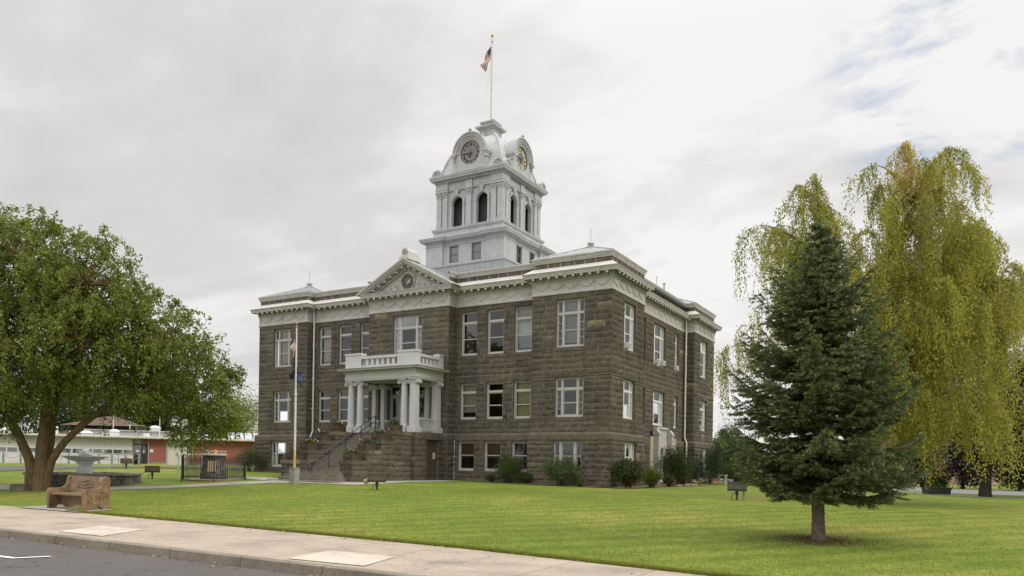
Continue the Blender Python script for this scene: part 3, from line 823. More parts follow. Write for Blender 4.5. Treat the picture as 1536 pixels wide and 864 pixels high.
SEALM = plain('dark_bronze_disc', (.085,.068,.06), .6, .3, 9.); mb.build('seal_disc', SEALM, ro, ORG)
mb = MB(); mb.lathe([(.43,.05),(.415,.064),(.40,.05)], (PXc,-.165,12.62), 32, 0, AXF, False)
shield = [(-.16,.2),(.0,.24),(.16,.2),(.17,.0),(.1,-.16),(0,-.24),(-.1,-.16),(-.17,0)]
mb.prism([(a*.9, b*.9) for a, b in shield], lambda a, b, c: (PXc+a, c, 12.62+b), -.225, -.2, 0)
mb.build('seal_relief', plain('seal_bronze', (.15,.12,.10), .6, .3, 9.), ro, ORG)
mb = MB(); mb.prism([(-.06,-.06),(.02,-.02),(.10,.06),(.22,.20),(.25,.12),(.20,.02),(.26,-.02),(.14,-.06),(.05,-.12)], lambda a, b, c: (PXc+a, c, 12.62+b), -.24, -.226, 0)
mb.build('seal_eagle', TRIM, ro, ORG)
# acroterion on the ridge
mb = MB(); mb.box(PXc-.36, PXc+.36, -.62, .62, 13.9, 14.08); mb.box(PXc-.3, PXc+.3, -.56, .56, 14.083, 14.16)
arch = [(-.24,14.163)] + [(.26*math.cos(PI-q*PI/14)*1.0, 14.36+.27*math.sin(q*PI/14)) for q in range(15)] + [(.24,14.163)]
mb.prism([(a, b) for a, b in arch], lambda a, b, c: (PXc+a, c, b), -.5, .5)
mb.lathe([(.19,.0),(.2,.03),(.16,.045),(.15,.02)], (PXc,-.5,14.36), 18, 1, AXF, False)
for q in range(5):
    a = PI*(q+.5)/5; mb.tube([(PXc,-.515,14.27),(PXc+.13*math.cos(a),-.53,14.3+.15*math.sin(a))], [.012,.03], 5, 1)
part(mb, 'ridge_acroterion', [TRIMW, RELIEF])

# ------------------------------------------------------------------ porch
PX0, PX1, PY, PF = -15.67, -10.47, -2.83, 3.43
pb = MB(); pk = MB()
stone_wall(Vector((PX1,PY,0)), Vector((PX1,-.31,0)), Vector((1,0,0)), .3, 3.09, [(-1.80,-.64,.3,3.05)], 9, pb, pk)
stone_wall(Vector((PX0,-.31,0)), Vector((PX0,PY,0)), Vector((-1,0,0)), .3, 3.09, [], 9, pb, pk)
stone_wall(Vector((PX0,PY,0)), Vector((PX1,PY,0)), Vector((0,-1,0)), .3, 3.09, [], 9, pb, pk)
# corner pier slightly proud
part(pk, 'porch_stonework', STONE); pk = MB()
for x0, x1 in ((PX1-.95, PX1+.10),):
    stone_wall(Vector((x0,PY-.12,0)), Vector((x1,PY-.12,0)), Vector((0,-1,0)), .3, 3.25, [], 10, pb, pk, (0,.03))
    stone_wall(Vector((x1,PY-.12,0)), Vector((x1,PY+.98,0)), Vector((1,0,0)), .3, 3.25, [], 10, pb, pk)
    pb.box(x0, x1, PY-.118, PY+.98, 3.0, 3.248)
LV = [(-7.75,-6.65,1.77),(-6.65,-5.56,2.32),(-5.56,-4.48,2.87),(-4.48,PY-.12,3.41)]
part(pk, 'porch_pier', STONE)
for cx0, cx1 in ((-11.42,-10.57),(-15.57,-14.72)):
    pk = MB()
    for a, b, zt in LV:
        k = int(round((zt-.2-.3)/.3))
        stone_wall(Vector((cx1,a,0)), Vector((cx1,b,0)), Vector((1,0,0)), .3, zt-.2, [], k, pb, pk)
        stone_wall(Vector((cx0,b,0)), Vector((cx0,a,0)), Vector((-1,0,0)), .3, zt-.2, [], k, pb, pk)
        stone_wall(Vector((cx0,a,0)), Vector((cx1,a,0)), Vector((0,-1,0)), .3, zt-.2, [], k, pb, pk, (0,.02))
        for q in range(2):                                    # rough cap stones
            xm0, xm1 = cx0-.05, cx1+.05; y0 = a-.05+(b-a+.04)*q/2; y1 = a-.05+(b-a+.04)*(q+1)/2-.012
            pk.box(xm0, xm1, y0, y1, zt-.2, zt+rnd.uniform(-.006,.004), 0, rnd.choice([.35,.5,.6,.5,.9]))
    part(pk, 'stair_wall_stonework', STONE)
part(pb, 'porch_base', [MORTAR, SMOOTHSTONE])
mb = MB(); mb.box(PX0-.06, PX1+.06, PY-.06, -.33, 3.10, 3.43); part(mb, 'porch_floor', SMOOTHSTONE)
mb = MB(); mb.box(PX1-.2, PX1+.13, -1.95, -.40, 3.055, 3.45); part(mb, 'door_lintel', SMOOTHSTONE)
DOORP = plain('olive_brown_door', (.075,.062,.042), .6, .1, 2.)
mb = MB(); mb.box(PX1-.16, PX1-.10, -1.8, -.64, .6, 3.05); d_ = part(mb, 'basement_door', DOORP)
mb = MB(); mb.box(PX1-.098, PX1-.085, -1.02, -.76, 1.95, 2.32); mb.build('door_notice', plain('cream_notice', (.55,.45,.32), .6, .2, 30.), d_, ORG)
mb = MB(); mb.tube([(PX1-.1,-1.66,1.62),(PX1-.03,-1.66,1.62)], .03, 8); mb.build('handle', PIPE, d_, ORG)
# stairs
STEP = plain('stair_stone', (.19,.165,.13), .9, .25, 4., bumps=.3)
mb = MB(); NR = 17; rise = (PF-.74)/NR; tr = .287
for k in range(NR-1):
    z1 = PF-rise*(k+1); y1 = PY-.02-tr*k; y0 = y1-tr
    x0, x1 = (-14.715, -11.425)
    if k >= NR-4: x0, x1 = -15.0-.06*(k-NR+4), -11.2+.12*(k-NR+4)
    if k >= NR-4 : mb.box(x0, x1, min(y0, -7.80-.28*(k-NR+4)), -7.755, z1-rise, z1); 
    mb.box(-14.715, -11.425, y0-.015, y1, .3 if k > 12 else z1-.5, z1)
mb.box(-15.35,-10.75,-8.95,-7.76,.5,.735)
part(mb, 'stairs', STEP)
mb = MB()
rail = lambda y: .74 + (y+7.75)/( -2.85+7.75)*(PF-.74)
ys = [-7.7,-6.45,-5.2,-3.95,-2.75]
for y in ys: mb.tube([(-13.4,y,max(rail(y)-.25,.7)),(-13.4,y,rail(y)+.92)], .027, 8)
for hgt_ in (.92,.6,.3): mb.tube([(-13.4,-7.72,rail(-7.72)+hgt_)]+[(-13.4,y,rail(y)+hgt_) for y in ys[1:4]]+[(-13.4,-2.9,rail(-2.9)+hgt_),(-13.4,-2.7,rail(-2.9)+hgt_)], .024, 8)
mb.tube([(-13.4,-2.72,rail(-2.9)+.92),(-13.4,-2.45,rail(-2.9)+.9),(-13.4,-2.33,rail(-2.9)+.75),(-13.4,-2.35,rail(-2.9)+.4),(-13.4,-2.45,rail(-2.9)+.2),(-13.4,-2.5,PF)], .024, 8)
mb.tube([(-13.4,-7.72,rail(-7.72)+.92),(-13.4,-7.98,rail(-7.72)+.78),(-13.4,-8.0,rail(-7.72)+.6),(-13.4,-7.75,rail(-7.72)+.33)], .024, 8)
part(mb, 'stair_railing', BLACK, smooth=False)
# columns
def ionic(cx, cy, name, square=False, eng=False, sw_=.2):
    mb = MB(); z0 = PF
    mb.box(cx-.29, cx+.29, cy-.29, cy+.29, z0, z0+.30)
    if square:
        mb.box(cx-.24, cx+.24, cy-.24, cy+.24, z0+.302, z0+.37); mb.taper(cx, cy, z0+.372, 6.22, sw_, sw_, sw_*.93, sw_*.93)
        mb.box(cx-.22, cx+.22, cy-.22, cy+.22, 6.222, 6.27)
    else:
        mb.lathe([(.27,.302),(.28,.34),(.27,.375),(.235,.385),(.235,.40),(.25,.42),(.235,.445),(.205,.46),(.202,1.2),(.19,2.0),(.172,2.76),(.195,2.78),(.195,2.81),(.175,2.82),(.21,2.88)], (cx,cy,z0), 20)
    mb.box(cx-.25, cx+.25, cy-.25, cy+.25, 6.365, 6.435)
    mb.box(cx-.27, cx+.27, cy-.19, cy+.19, 6.28, 6.363)
    for sgn in (-1, 1):
        for yy, ln in ((cy-.20, .40),):
            ax = Matrix.Rotation(PI/2, 3, 'X')
            mb.lathe([(.115,0),(.12,-.02),(.085,-.10),(.075,-.2),(.085,-.30),(.12,-.38),(.115,-.40)], (cx+sgn*.255, cy-.20, 6.265), 14, 0, ax)
            pts = [(cx+sgn*.255+math.cos(a)*.10*(1-a/14), cy-.21, 6.265+math.sin(a)*.10*(1-a/14)) for a in [q*.6 for q in range(20)]]
            mb.tube(pts, .014, 4)
    return part(mb, name, PORCH)
for cx in (-15.42,-14.72,-11.46): ionic(cx, PY+.28, 'porch_column')
ionic(-10.75, PY+.28, 'porch_column', True)
for cx in (-15.42,-14.75,-11.42): ionic(cx, -.40, 'porch_pilaster', True, sw_=.15)
ionic(-10.72, -.52, 'porch_pilaster', True)
# entablature and flat roof of the porch
PP = [(PX0,-.1),(PX0,PY),(PX1,PY),(PX1,-.1)]
def psweep(prof):
    mb = MB(); rows = []
    for i, (x, y) in enumerate(PP):
        sx_ = -1 if x == PX0 else 1
        rows.append([(x+sx_*o, y-(o if y == PY else 0), z) for o, z in prof])
    return mb.strip(rows)
pe = (psweep([(-.45,6.44),(.0,6.44),(.0,6.52),(.03,6.53),(.03,6.58),(.0,6.60),(.0,6.85),(.05,6.88),(.05,6.92)]))
part(psweep([(.05,6.92),(.055,6.985),(.12,7.0),(.33,7.015),(.33,7.07),(.38,7.11),(.39,7.14),(-.6,7.16)]), 'porch_cornice', TRIM)
mb = MB(); mb.box(PX0+.3, PX1-.3, PY+.3, -.2, 6.50, 6.56); mb.box(PX0+.3, PX1-.3, PY+.3, -.2, 7.13, 7.155); part(mb, 'porch_ceiling', PORCH)
mb = pe
x = PX0+.1
while x < PX1: mb.box(x, x+.055, PY-.105, PY-.05, 6.925, 6.98); x += .105
y = PY+.05
while y < -.3: mb.box(PX1+.05, PX1+.105, y, y+.055, 6.925, 6.98); y += .105
part(mb, 'porch_entablature', PORCH)
mb = MB()                                                    # balcony parapet
pw = 1.2
for x0, x1 in ((PX0+.0, PX0+pw),(PX1-pw-.1, PX1-.0)):
    mb.box(x0, x1, PY, PY+.42, 7.162, 7.93); mb.box(x0-.03, x1+.03, PY-.03, PY+.45, 7.932, 8.05)
x0, x1 = PX0+pw, PX1-pw-.1
mb.box(x0, x1, PY+.06, PY+.30, 7.162, 7.33); mb.box(x0, x1, PY+.02, PY+.34, 7.70, 7.85)
k = 7; wd = (x1-x0)/k
mb.box(x0, x0+.06, PY+.08, PY+.28, 7.332, 7.698)
for j in range(k+1):
    xx = x0+j*wd; mb.box(max(x0, xx-.10), min(x1, xx+.10), PY+.08, PY+.28, 7.332, 7.698)
for X_ in (PX1, PX0):
    s_ = -1 if X_ == PX1 else 1
    a, b = sorted((X_+s_*.06, X_+s_*.30)); y0, y1 = PY+.42, -.62
    mb.box(a, b, y0, y1, 7.162, 7.33); mb.box(min(X_, X_+s_*.34), max(X_, X_+s_*.34), y0, y1, 7.70, 7.85)
    for j in range(6):
        yy = y0+(y1-y0)*j/5; mb.box(a+.02, b-.02, max(y0, yy-.09), min(y1, yy+.09), 7.332, 7.698)
    mb.box(min(X_, X_+s_*.42), max(X_, X_+s_*.42), y1, -.2, 7.162, 7.93); mb.box(min(X_-.03, X_+s_*.42), max(X_+.03, X_+s_*.42), y1-.03, -.2, 7.932, 8.04)
part(mb, 'balcony_parapet', PORCH)
for X_ in (-10.75, -15.42):                                  # picket railings at the sides of the porch
    mb = MB()
    mb.box(X_-.04, X_+.04, PY+.5, -.75, 4.18, 4.27); mb.box(X_-.03, X_+.03, PY+.5, -.75, 3.55, 3.62)
    for j in range(12):
        y = PY+.6+j*.13
        if y < -.8: mb.box(X_-.022, X_+.022, y-.022, y+.022, 3.62, 4.18)
    part(mb, 'porch_railing', PORCH)
for xa, xb in ((-15.2,-14.95),(-14.5,-14.0)):
    mb = MB()
    mb.box(xa, xb, -.62, -.54, 4.18, 4.27)
    x = xa+.06
    while x < xb: mb.box(x-.02, x+.02, -.6, -.56, 3.5, 4.18); x += .13
    part(mb, 'porch_railing', PORCH)

# ------------------------------------------------------------------ side entrance
CREAMST = plain('cream_stone', (.36,.31,.225), .85, .15, 2., bumps=.2)
mb = MB()
for y0, y1 in ((7.35,8.25),(10.75,12.25)):
    for k in range(4): mb.box(SX+.1, SX+.24+.004*(k%2), y0+.004, y1-.004, .45+k*.78, .45+(k+1)*.78-.012)
part(mb, 'entrance_surround', CREAMST)
for y0 in (8.0, 10.5):
    mb = MB(); mb.box(SX+.18, SX+.54, y0, y0+.36, .45, 3.68); mb.box(SX+.15, SX+.58, y0-.04, y0+.40, 3.682, 3.78)
    mb.prism([(SX+.15,3.783),(SX+.57,3.783),(SX+.4,4.02),(SX+.15,4.08)], lambda a, b, c: (a, c, b), y0-.03, y0+.39)
    part(mb, 'entrance_pier', FRAME)
mb = MB(); mb.box(SX+.02, SX+.22, 8.43, 10.49, 3.0, 4.05); mb.box(SX+.02, SX+.30, 8.42, 10.49, 4.052, 4.2); mb.box(SX+.02, SX+.30, 8.43, 10.49, 2.85, 2.998); part(mb, 'entrance_panel', FRAME)

# ------------------------------------------------------------------ tower
TX, TY = -13.1, 8.75
def four(fn, mb):
    """fn(local MB) builds the front face about (0,0), front towards -y; copied round the tower axis"""
    loc = MB(); fn(loc)
    for q in range(4):
        Mx = Matrix.Translation((TX, TY, 0)) @ Matrix.Rotation(q*PI/2, 4, 'Z'); mb.join(loc, Mx)
    return mb
SQ = lambda h: [(TX-h,TY+h),(TX-h,TY-h),(TX+h,TY-h),(TX+h,TY+h)]
def sqsweep(prof): return sweep([(o-1.0, z) for o, z in prof], SQ(1.0))
mbp = sqsweep([(3.22,13.0),(3.22,14.98),(3.27,15.0),(3.27,15.08),(3.23,15.11),(3.0,15.12)])
mb = mbp
def ribs(l):
    for j in range(15):
        x = -3.1+j*.443; l.box(x-.012, x+.012, -3.245, -3.219, 13.2, 14.97, 1)
four(ribs, mb); part(mb, 'tower_parapet', [SEAM, TOWERD])
# lower stage with corner pavilions
def crossplan(h, r, c): # square of half h, corners half-width c proud by r
    a = h-c
    return [(-h,h),(-h,a),(-h+r,a),(-h+r,-a),(-h,-a),(-h,-h),(-a,-h),(-a,-h+r),(a,-h+r),(a,-h),(h,-h),(h,-a),(h-r,-a),(h-r,a),(h,a),(h,h),(a,h),(a,h-r),(-a,h-r),(-a,h)]
TP = [(TX+x, TY+y) for x, y in crossplan(3.14, .14, 1.38)]
mb = MB()
def lowwall(l):
    y = -3.0; s = [-1.76,-1.28,-.52,.52,1.28,1.76]
    for a, b, hole in ((s[0],s[1],0),(s[1],s[2],1),(s[2],s[3],0),(s[3],s[4],1),(s[4],s[5],0)):
        if hole:
            for za, zb in ((13.0,15.28),(16.42,16.75)): l.add([(a,y,za),(b,y,za),(b,y,zb),(a,y,zb)], [(0,1,2,3)])
            for u, v in (((a,15.28),(a,16.42)),((b,16.42),(b,15.28)),((a,16.42),(b,16.42)),((b,15.28),(a,15.28))):
                l.add([(u[0],y,u[1]),(v[0],y,v[1]),(v[0],y+.3,v[1]),(u[0],y+.3,u[1])], [(0,1,2,3)])
        else: l.add([(a,y,13.0),(b,y,13.0),(b,y,16.75),(a,y,16.75)], [(0,1,2,3)])
    for sg in (-1, 1):
        a, b = sorted((sg*1.76, sg*3.14)); l.add([(a,-3.14,13.0),(b,-3.14,13.0),(b,-3.14,16.75),(a,-3.14,16.75)], [(0,1,2,3)])
        l.add([(sg*1.76,-3.14,13.),(sg*1.76,-3.0,13.),(sg*1.76,-3.0,16.75),(sg*1.76,-3.14,16.75)], [(0,1,2,3)])
four(lowwall, mb); part(mb, 'tower_base', TOWER)
mb = MB()
for q in range(4):
    for x in (-.9, .9):
        l = MB(); l.box(x-.38,x+.38,-2.86,-2.80,15.28,16.42)
        l.box(x-.38,x-.31,-2.9,-2.865,15.28,16.42); l.box(x+.31,x+.38,-2.9,-2.865,15.28,16.42); l.box(x-.31,x+.31,-2.9,-2.865,16.35,16.42); l.box(x-.31,x+.31,-2.9,-2.865,15.28,15.35); l.box(x-.31,x+.31,-2.895,-2.86,15.83,15.88)
        fr = MB(); gl = MB(); b0 = MB(); b0.box(x-.31,x+.31,-2.875,-2.868,15.35,16.35)
        Mx = Matrix.Translation((TX, TY, 0)) @ Matrix.Rotation(q*PI/2, 4, 'Z')
        f2 = MB(); f2.join(l, Mx); wq = part(f2, 'tower_window', [plain('tower_frame_brown', (.16,.12,.10), .7)] if q == 0 and x < 0 else bpy.data.materials['tower_frame_brown'])
        g2 = MB(); g2.join(b0, Mx); g2.build('pane', GLASS, wq, ORG)
part(sweep([(.004,16.46),(.04,16.47),(.04,16.54),(.005,16.56),(.005,16.70),(.06,16.74),(.30,16.80),(.32,16.88),(.36,16.94),(.38,17.03),(.36,17.06),(-.6,17.2)], TP), 'tower_cornice', TOWER)
# belfry
mb = sqsweep([(2.78,17.05),(2.78,17.55),(2.84,17.57),(2.88,17.66),(2.90,17.74),(2.86,17.77),(2.4,17.79)]); part(mb, 'belfry_pedestal', TOWER)
ARCHX, HW, ZS, WY = 1.0, .43, 19.47, -2.50
def archpanel(l, xa, xb, z0, z1, cx, hw, zs, y, th):
    K = 14
    arc = [(cx-hw*math.cos(q*PI/K), zs+hw*math.sin(q*PI/K)) for q in range(K+1)]
    top = [(xa+(xb-xa)*q/K, z1) for q in range(K+1)]
    top = [(xa, z1)] + [(min(max(a[0], xa), xb), z1) for a in arc[1:-1]] + [(xb, z1)]
    for q in range(K):
        l.add([(arc[q][0],y,arc[q][1]),(arc[q+1][0],y,arc[q+1][1]),(top[q+1][0],y,top[q+1][1]),(top[q][0],y,top[q][1])], [(0,1,2,3)])
        l.add([(arc[q][0],y,arc[q][1]),(arc[q+1][0],y,arc[q+1][1]),(arc[q+1][0],y+th,arc[q+1][1]),(arc[q][0],y+th,arc[q][1])], [(0,1,2,3)])
    for xe, xo in ((cx-hw, xa),(cx+hw, xb)):
        l.add([(xe,y,z0),(xo,y,z0),(xo,y,zs),(xe,y,zs)], [(0,1,2,3)]); l.add([(xe,y,z0),(xe,y+th,z0),(xe,y+th,zs),(xe,y,zs)], [(0,1,2,3)])
        l.add([(xe,y,zs),(xo,y,zs),(xo,y,z1)], [(0,1,2)])
def bel(l):
    archpanel(l, -2.5, 0, 17.76, 20.36, -ARCHX, HW, ZS, WY, .2); archpanel(l, 0, 2.5, 17.76, 20.36, ARCHX, HW, ZS, WY, .2)
BW = MB(); four(bel, BW)
def trim(l):
    for cx in (-ARCHX, ARCHX):                               # hood mould, imposts and keystone
        for r0, r1, y0 in ((HW+.02, HW+.16, WY-.07),(HW+.16, HW+.20, WY-.10)):
            K = 16
            for q in range(K):
                a0, a1 = q*PI/K, (q+1)*PI/K
                A = [(cx-r*math.cos(a), ZS+r*math.sin(a)) for r, a in ((r0,a0),(r0,a1),(r1,a1),(r1,a0))]
                l.add([(a,y0,b) for a, b in A]+[(a,WY+.01,b) for a, b in A], [(0,1,2,3),(0,4,5,1),(2,6,7,3)])
        for sg in (-1, 1):
            l.box(cx+sg*(HW+.09)-.08, cx+sg*(HW+.09)+.08, WY-.075, WY+.01, 17.78, ZS-.08); l.box(cx+sg*(HW+.1)-.1, cx+sg*(HW+.1)+.1, WY-.11, WY+.01, ZS-.08, ZS)
            l.box(cx+sg*(HW+.09)-.1, cx+sg*(HW+.09)+.1, WY-.1, WY+.01, 17.775, 17.98)
        l.taper(cx, WY-.08, ZS+HW+.0, ZS+HW+.40, .07, .08, .12, .11); l.box(cx-.2, cx+.2, WY-.18, WY, ZS+HW+.30, ZS+HW+.38)
def pil(l, cx):
    if True:
        corner = abs(cx) > 2.3
        w_ = .19; y0 = WY-.16
        if corner:
            cx = math.copysign(2.455, cx)
        l.box(cx-w_-.03, cx+w_+.03, y0-.03, WY+.0, 17.78, 18.02); l.box(cx-w_, cx+w_, y0, WY+.0, 18.02, 19.92)
        l.box(cx-w_-.01, cx+w_+.01, y0-.015, WY, 19.92, 19.97)
        l.taper(cx, (y0+WY)/2, 19.97, 20.27, w_+.0, .08, w_+.06, .12); l.box(cx-w_-.07, cx+w_+.07, y0-.09, WY, 20.275, 20.35)
        for j in range(4):
            xx = cx-w_+.06+j*(2*w_-.12)/3; l.lathe([(.001,0),(.05,.0),(.045,.05),(.001,.07)], (xx, y0-.02, 20.08+.09*(j%2)), 6, 0, AXF)
four(trim, BW); part(BW, 'belfry_wall', TOWER)
for q in range(4):
    for cx in (-2.47,-1.97,0,1.97,2.47):
        l = MB(); pil(l, cx); Mx = Matrix.Translation((TX, TY, 0)) @ Matrix.Rotation(q*PI/2, 4, 'Z'); part(MB().join(l, Mx), 'belfry_pilaster', TOWER)
def ent_plan():
    pl = []
    return [(TX+x, TY+y) for x, y in crossplan(2.70, .10, .98)]
EP = ent_plan()
be = (sweep([(-.3,20.352),(.0,20.352),(.0,20.46),(.03,20.47),(.03,20.53),(.0,20.55),(.0,20.86),(.05,20.90)], EP))
def ressaut(l): l.box(-.26, .26, -2.70, -2.61, 20.353, 20.88)
mb = be; four(ressaut, mb)
def dn(l):
    k = 30
    for j in range(k): x = -2.72+(j+.5)*5.44/k; l.box(x-.05, x+.05, -2.80, -2.72, 20.92, 21.02)
four(dn, mb); part(mb, 'belfry_entablature', TOWER)
part(sqsweep([(2.74,20.89),(2.74,21.03),(2.82,21.05),(2.98,21.08),(2.98,21.14),(3.01,21.18),(3.05,21.28),(3.05,21.32),(2.4,21.40)]), 'belfry_cornice', TOWER)
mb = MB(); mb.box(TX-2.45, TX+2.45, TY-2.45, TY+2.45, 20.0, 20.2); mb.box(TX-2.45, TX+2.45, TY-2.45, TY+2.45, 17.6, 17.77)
mb.box(TX-1.9, TX+1.9, TY-1.9, TY+1.9, 17.78, 19.98)  # core box added to darken the arches; the shade is in its colour
part(mb, 'belfry_dark_core', plain('belfry_painted_gloom', (.07,.065,.06), .8, .3, 2.))
# convex roof
RP = [(21.36,2.56),(21.7,2.42),(22.1,2.30),(22.6,2.14),(23.1,1.92),(23.5,1.70),(23.9,1.42),(24.2,1.14),(24.42,.86),(24.56,.62)]
SH = None
def mk_shingle():
    m, n, l, b = newmat('pressed_metal_shingles')
    tcn = n.new('ShaderNodeTexCoord'); sp = n.new('ShaderNodeSeparateXYZ'); l.new(tcn.outputs['Object'], sp.inputs[0])
    def mm(op, a, c=None):
        q = n.new('ShaderNodeMath'); q.operation = op
        for i, z in enumerate((a, c)):
            if z is None: continue
            if isinstance(z, (int, float)): q.inputs[i].default_value = z
            else: l.new(z, q.inputs[i])
        return q.outputs[0]
    row = mm('DIVIDE', sp.outputs[2], .2); fr = mm('FRACT', row)
    odd = mm('MULTIPLY', mm('FLOOR', row), .5)
    u = mm('FRACT', mm('ADD', mm('DIVIDE', mm('ADD', sp.outputs[0], sp.outputs[1]), .34), odd))
    k = mm('MAXIMUM', mm('LESS_THAN', fr, .1), mm('LESS_THAN', u, .05))
    f = noise(n, l, 1.2, 6, .65); c = ramp(n, l, f, [(.3, (.36,.365,.37)), (.6, (.47,.475,.48))])
    rr = ramp(n, l, noise(n, l, .8, 5, .7, None, (1.5,1.5,.4)), [(.62, (0,0,0)), (.78, (.5,.5,.5))]); c = mixc(n, l, rr, c, (.38,.26,.18))
    c = mixc(n, l, mm('MULTIPLY', k, .55), c, (.17,.165,.16))
    l.new(c, b.inputs['Base Color']); b.inputs['Roughness'].default_value = .55; bump(n, l, b, k, .4, .02); return m
SHING = mk_shingle()
part(sqsweep([(h, z) for z, h in RP]), 'tower_roof', SHING)
mb = MB()
for sx_ in (-1,1):
    for sy_ in (-1,1):
        pts = [(TX+sx_*h, TY+sy_*h, z+.02) for z, h in RP]
        mb.tube(pts, [.085]*len(pts), 8)
part(mb, 'hip_ribs', TOWER)
mb = MB()                                                    # patch of bare, rusty lining near the top
mb = sqsweep([(.56,24.3),(.56,25.02),(.60,25.04),(.62,25.12),(.80,25.18),(.82,25.30),(.62,25.40),(.46,25.42),(.46,25.50),(.56,25.56),(.58,25.66),(.0,25.72)]); part(mb, 'roof_lantern', TOWER)
mb = MB(); mb.tube([(TX,TY,25.7),(TX,TY,28.5),(TX,TY,31.75)], [.075,.065,.045], 10); mb.lathe([(.001,0),(.07,.02),(.1,.1),(.07,.18),(.001,.2)], (TX,TY,31.78), 12, 1); mb.lathe([(.06,0),(.09,.02),(.09,.06),(.06,.08)], (TX,TY,31.4), 10, 0)
mb.tube([(TX-.35,TY-.3,25.5),(TX-.3,TY-.15,28.),(TX-.12,TY-.03,29.6)], .008, 4, 0)
part(mb, 'tower_flagpole', [plain('pole_grey_white', (.55,.54,.51), .5), plain('gold_ball', (.5,.35,.12), .35, metal=.6)])
# clock dormers, four faces
DC, DR, DYF = 22.74, 1.30, -2.58
def dorm(l):
    K = 24; zb = 21.42
    def outline(r): return [(-r, zb)] + [(-r*math.cos(q*PI/K), DC+r*math.sin(q*PI/K)) for q in range(K+1)] + [(r, zb)]
    # face wall with round hole
    hole = .80; out = []; k2 = 48
    def bound(a):
        c_, s_ = math.cos(a), math.sin(a); R0 = DR-.2
        if s_ >= 0: return (R0*c_, DC+R0*s_)
        t = min(R0/max(abs(c_), 1e-6), (DC-zb)/abs(s_)); return (t*c_, DC+t*s_)
    for q in range(k2):
        a0, a1 = 2*PI*q/k2, 2*PI*(q+1)/k2; b0, b1 = bound(a0), bound(a1)
        l.add([(hole*math.cos(a0),DYF+.02,DC+hole*math.sin(a0)),(hole*math.cos(a1),DYF+.02,DC+hole*math.sin(a1)),(b1[0],DYF+.02,b1[1]),(b0[0],DYF+.02,b0[1])], [(0,1,2,3)])
    cor = [(-(DR-.2), zb), (DR-.2, zb)]
    l.add([(cor[0][0],DYF+.021,zb),(cor[1][0],DYF+.021,zb),(cor[1][0],DYF+.021,zb+.25),(cor[0][0],DYF+.021,zb+.25)], [(0,1,2,3)])
    # stepped archivolt
    for r0, r1, y0, y1 in ((DR-.36,DR-.22,DYF-.03,DYF+.03),(DR-.22,DR-.06,DYF-.10,DYF+.03),(DR-.06,DR+.05,DYF-.17,DYF+.25)):
        for q in range(K):
            a0, a1 = q*PI/K, (q+1)*PI/K
            A = [(-r*math.cos(a), DC+r*math.sin(a)) for r, a in ((r0,a0),(r0,a1),(r1,a1),(r1,a0))]
            l.add([(a,y0,b) for a, b in A]+[(a,y1,b) for a, b in A], [(0,1,2,3),(0,4,5,1),(2,6,7,3)])
    for sg in (-1, 1):                                       # consoles at the springing
        xx = sg*(DR-.02)
        l.box(min(xx-.16,xx+.16), max(xx-.16,xx+.16), DYF-.2, DYF+.5, DC-.16, DC-.02); l.box(xx-.12, xx+.12, DYF-.16, DYF+.5, DC-.26, DC-.16); l.box(xx-.07, xx+.07, DYF-.13, DYF+.3, DC-.48, DC-.26)
        l.box(min(sg*(DR-.22), sg*(DR-.012)), max(sg*(DR-.22), sg*(DR-.012)), DYF+.0, DYF+.3, 21.42, DC-.2)
    l.box(-1.25, 1.25, DYF-.12, DYF+.2, 21.40, 21.48); l.box(-1.33, 1.33, DYF-.2, DYF+.2, 21.48, 21.56)
    # finial
    l.lathe([(.12,0),(.13,.05),(.06,.08),(.11,.12),(.12,.2),(.07,.3),(.001,.36)], (0,DYF-.03,DC+DR+.03), 12)
    l.box(-.18,.18,DYF-.15,DYF+.1,DC+DR+.02,DC+DR+.06)
for q in range(4):
    l = MB(); dorm(l); Mx = Matrix.Translation((TX, TY, 0)) @ Matrix.Rotation(q*PI/2, 4, 'Z'); part(MB().join(l, Mx), 'clock_dormer', TOWER)
def barrel(l):
    K = 20; rows = []
    for q in range(K+1):
        a = q*PI/K; rows.append([(-DR*math.cos(a), DYF+.02, DC+DR*math.sin(a)), (-DR*math.cos(a), -.3, DC+DR*math.sin(a))])
    rows = [[(-DR, DYF+.02, 21.42), (-DR, -.3, 21.42)]] + rows + [[(DR, DYF+.02, 21.42), (DR, -.3, 21.42)]]
    l.strip(rows)
mb = MB(); four(barrel, mb); part(mb, 'dormer_barrel_roof', SHING)
def acro(l, sg):                                                 # half round shells on the cornice corners
    if True:
        cx = sg*2.45; zb = 21.33; y = -2.96
        for r0, r1, y0, y1 in ((.30,.43,y-.02,y+.30),(.0,.30,y+.04,y+.2),(.13,.19,y-.0,y+.1)):
            K = 14
            for q in range(K):
                a0, a1 = q*PI/K, (q+1)*PI/K
                A = [(cx-r*math.cos(a), zb+.06+r*math.sin(a)) for r, a in ((r0,a0),(r0,a1),(r1,a1),(r1,a0))]
                l.add([(a,y0,b) for a, b in A]+[(a,y1,b) for a, b in A], [(0,1,2,3),(4,5,6,7),(0,4,5,1),(2,6,7,3)])
        l.box(cx-.46, cx+.46, y-.03, y+.32, zb-.0, zb+.06)
for q in range(4):
    for sg in (-1, 1):
        l = MB(); acro(l, sg); Mx = Matrix.Translation((TX, TY, 0)) @ Matrix.Rotation(q*PI/2, 4, 'Z'); part(MB().join(l, Mx), 'corner_shell', TOWER)
DIAL = plain('grey_dial', (.15,.155,.15), .4, .12, 3.); DIALW = plain('cream_ring_and_lit_band', (.50,.47,.38), .4, .12, 6.); GOLD = plain('dial_gold', (.42,.30,.14), .4, .2, 8., metal=.3)
NUM = ['XII','I','II','III','IIII','V','VI','VII','VIII','IX','X','XI']
DC2 = DC-.03
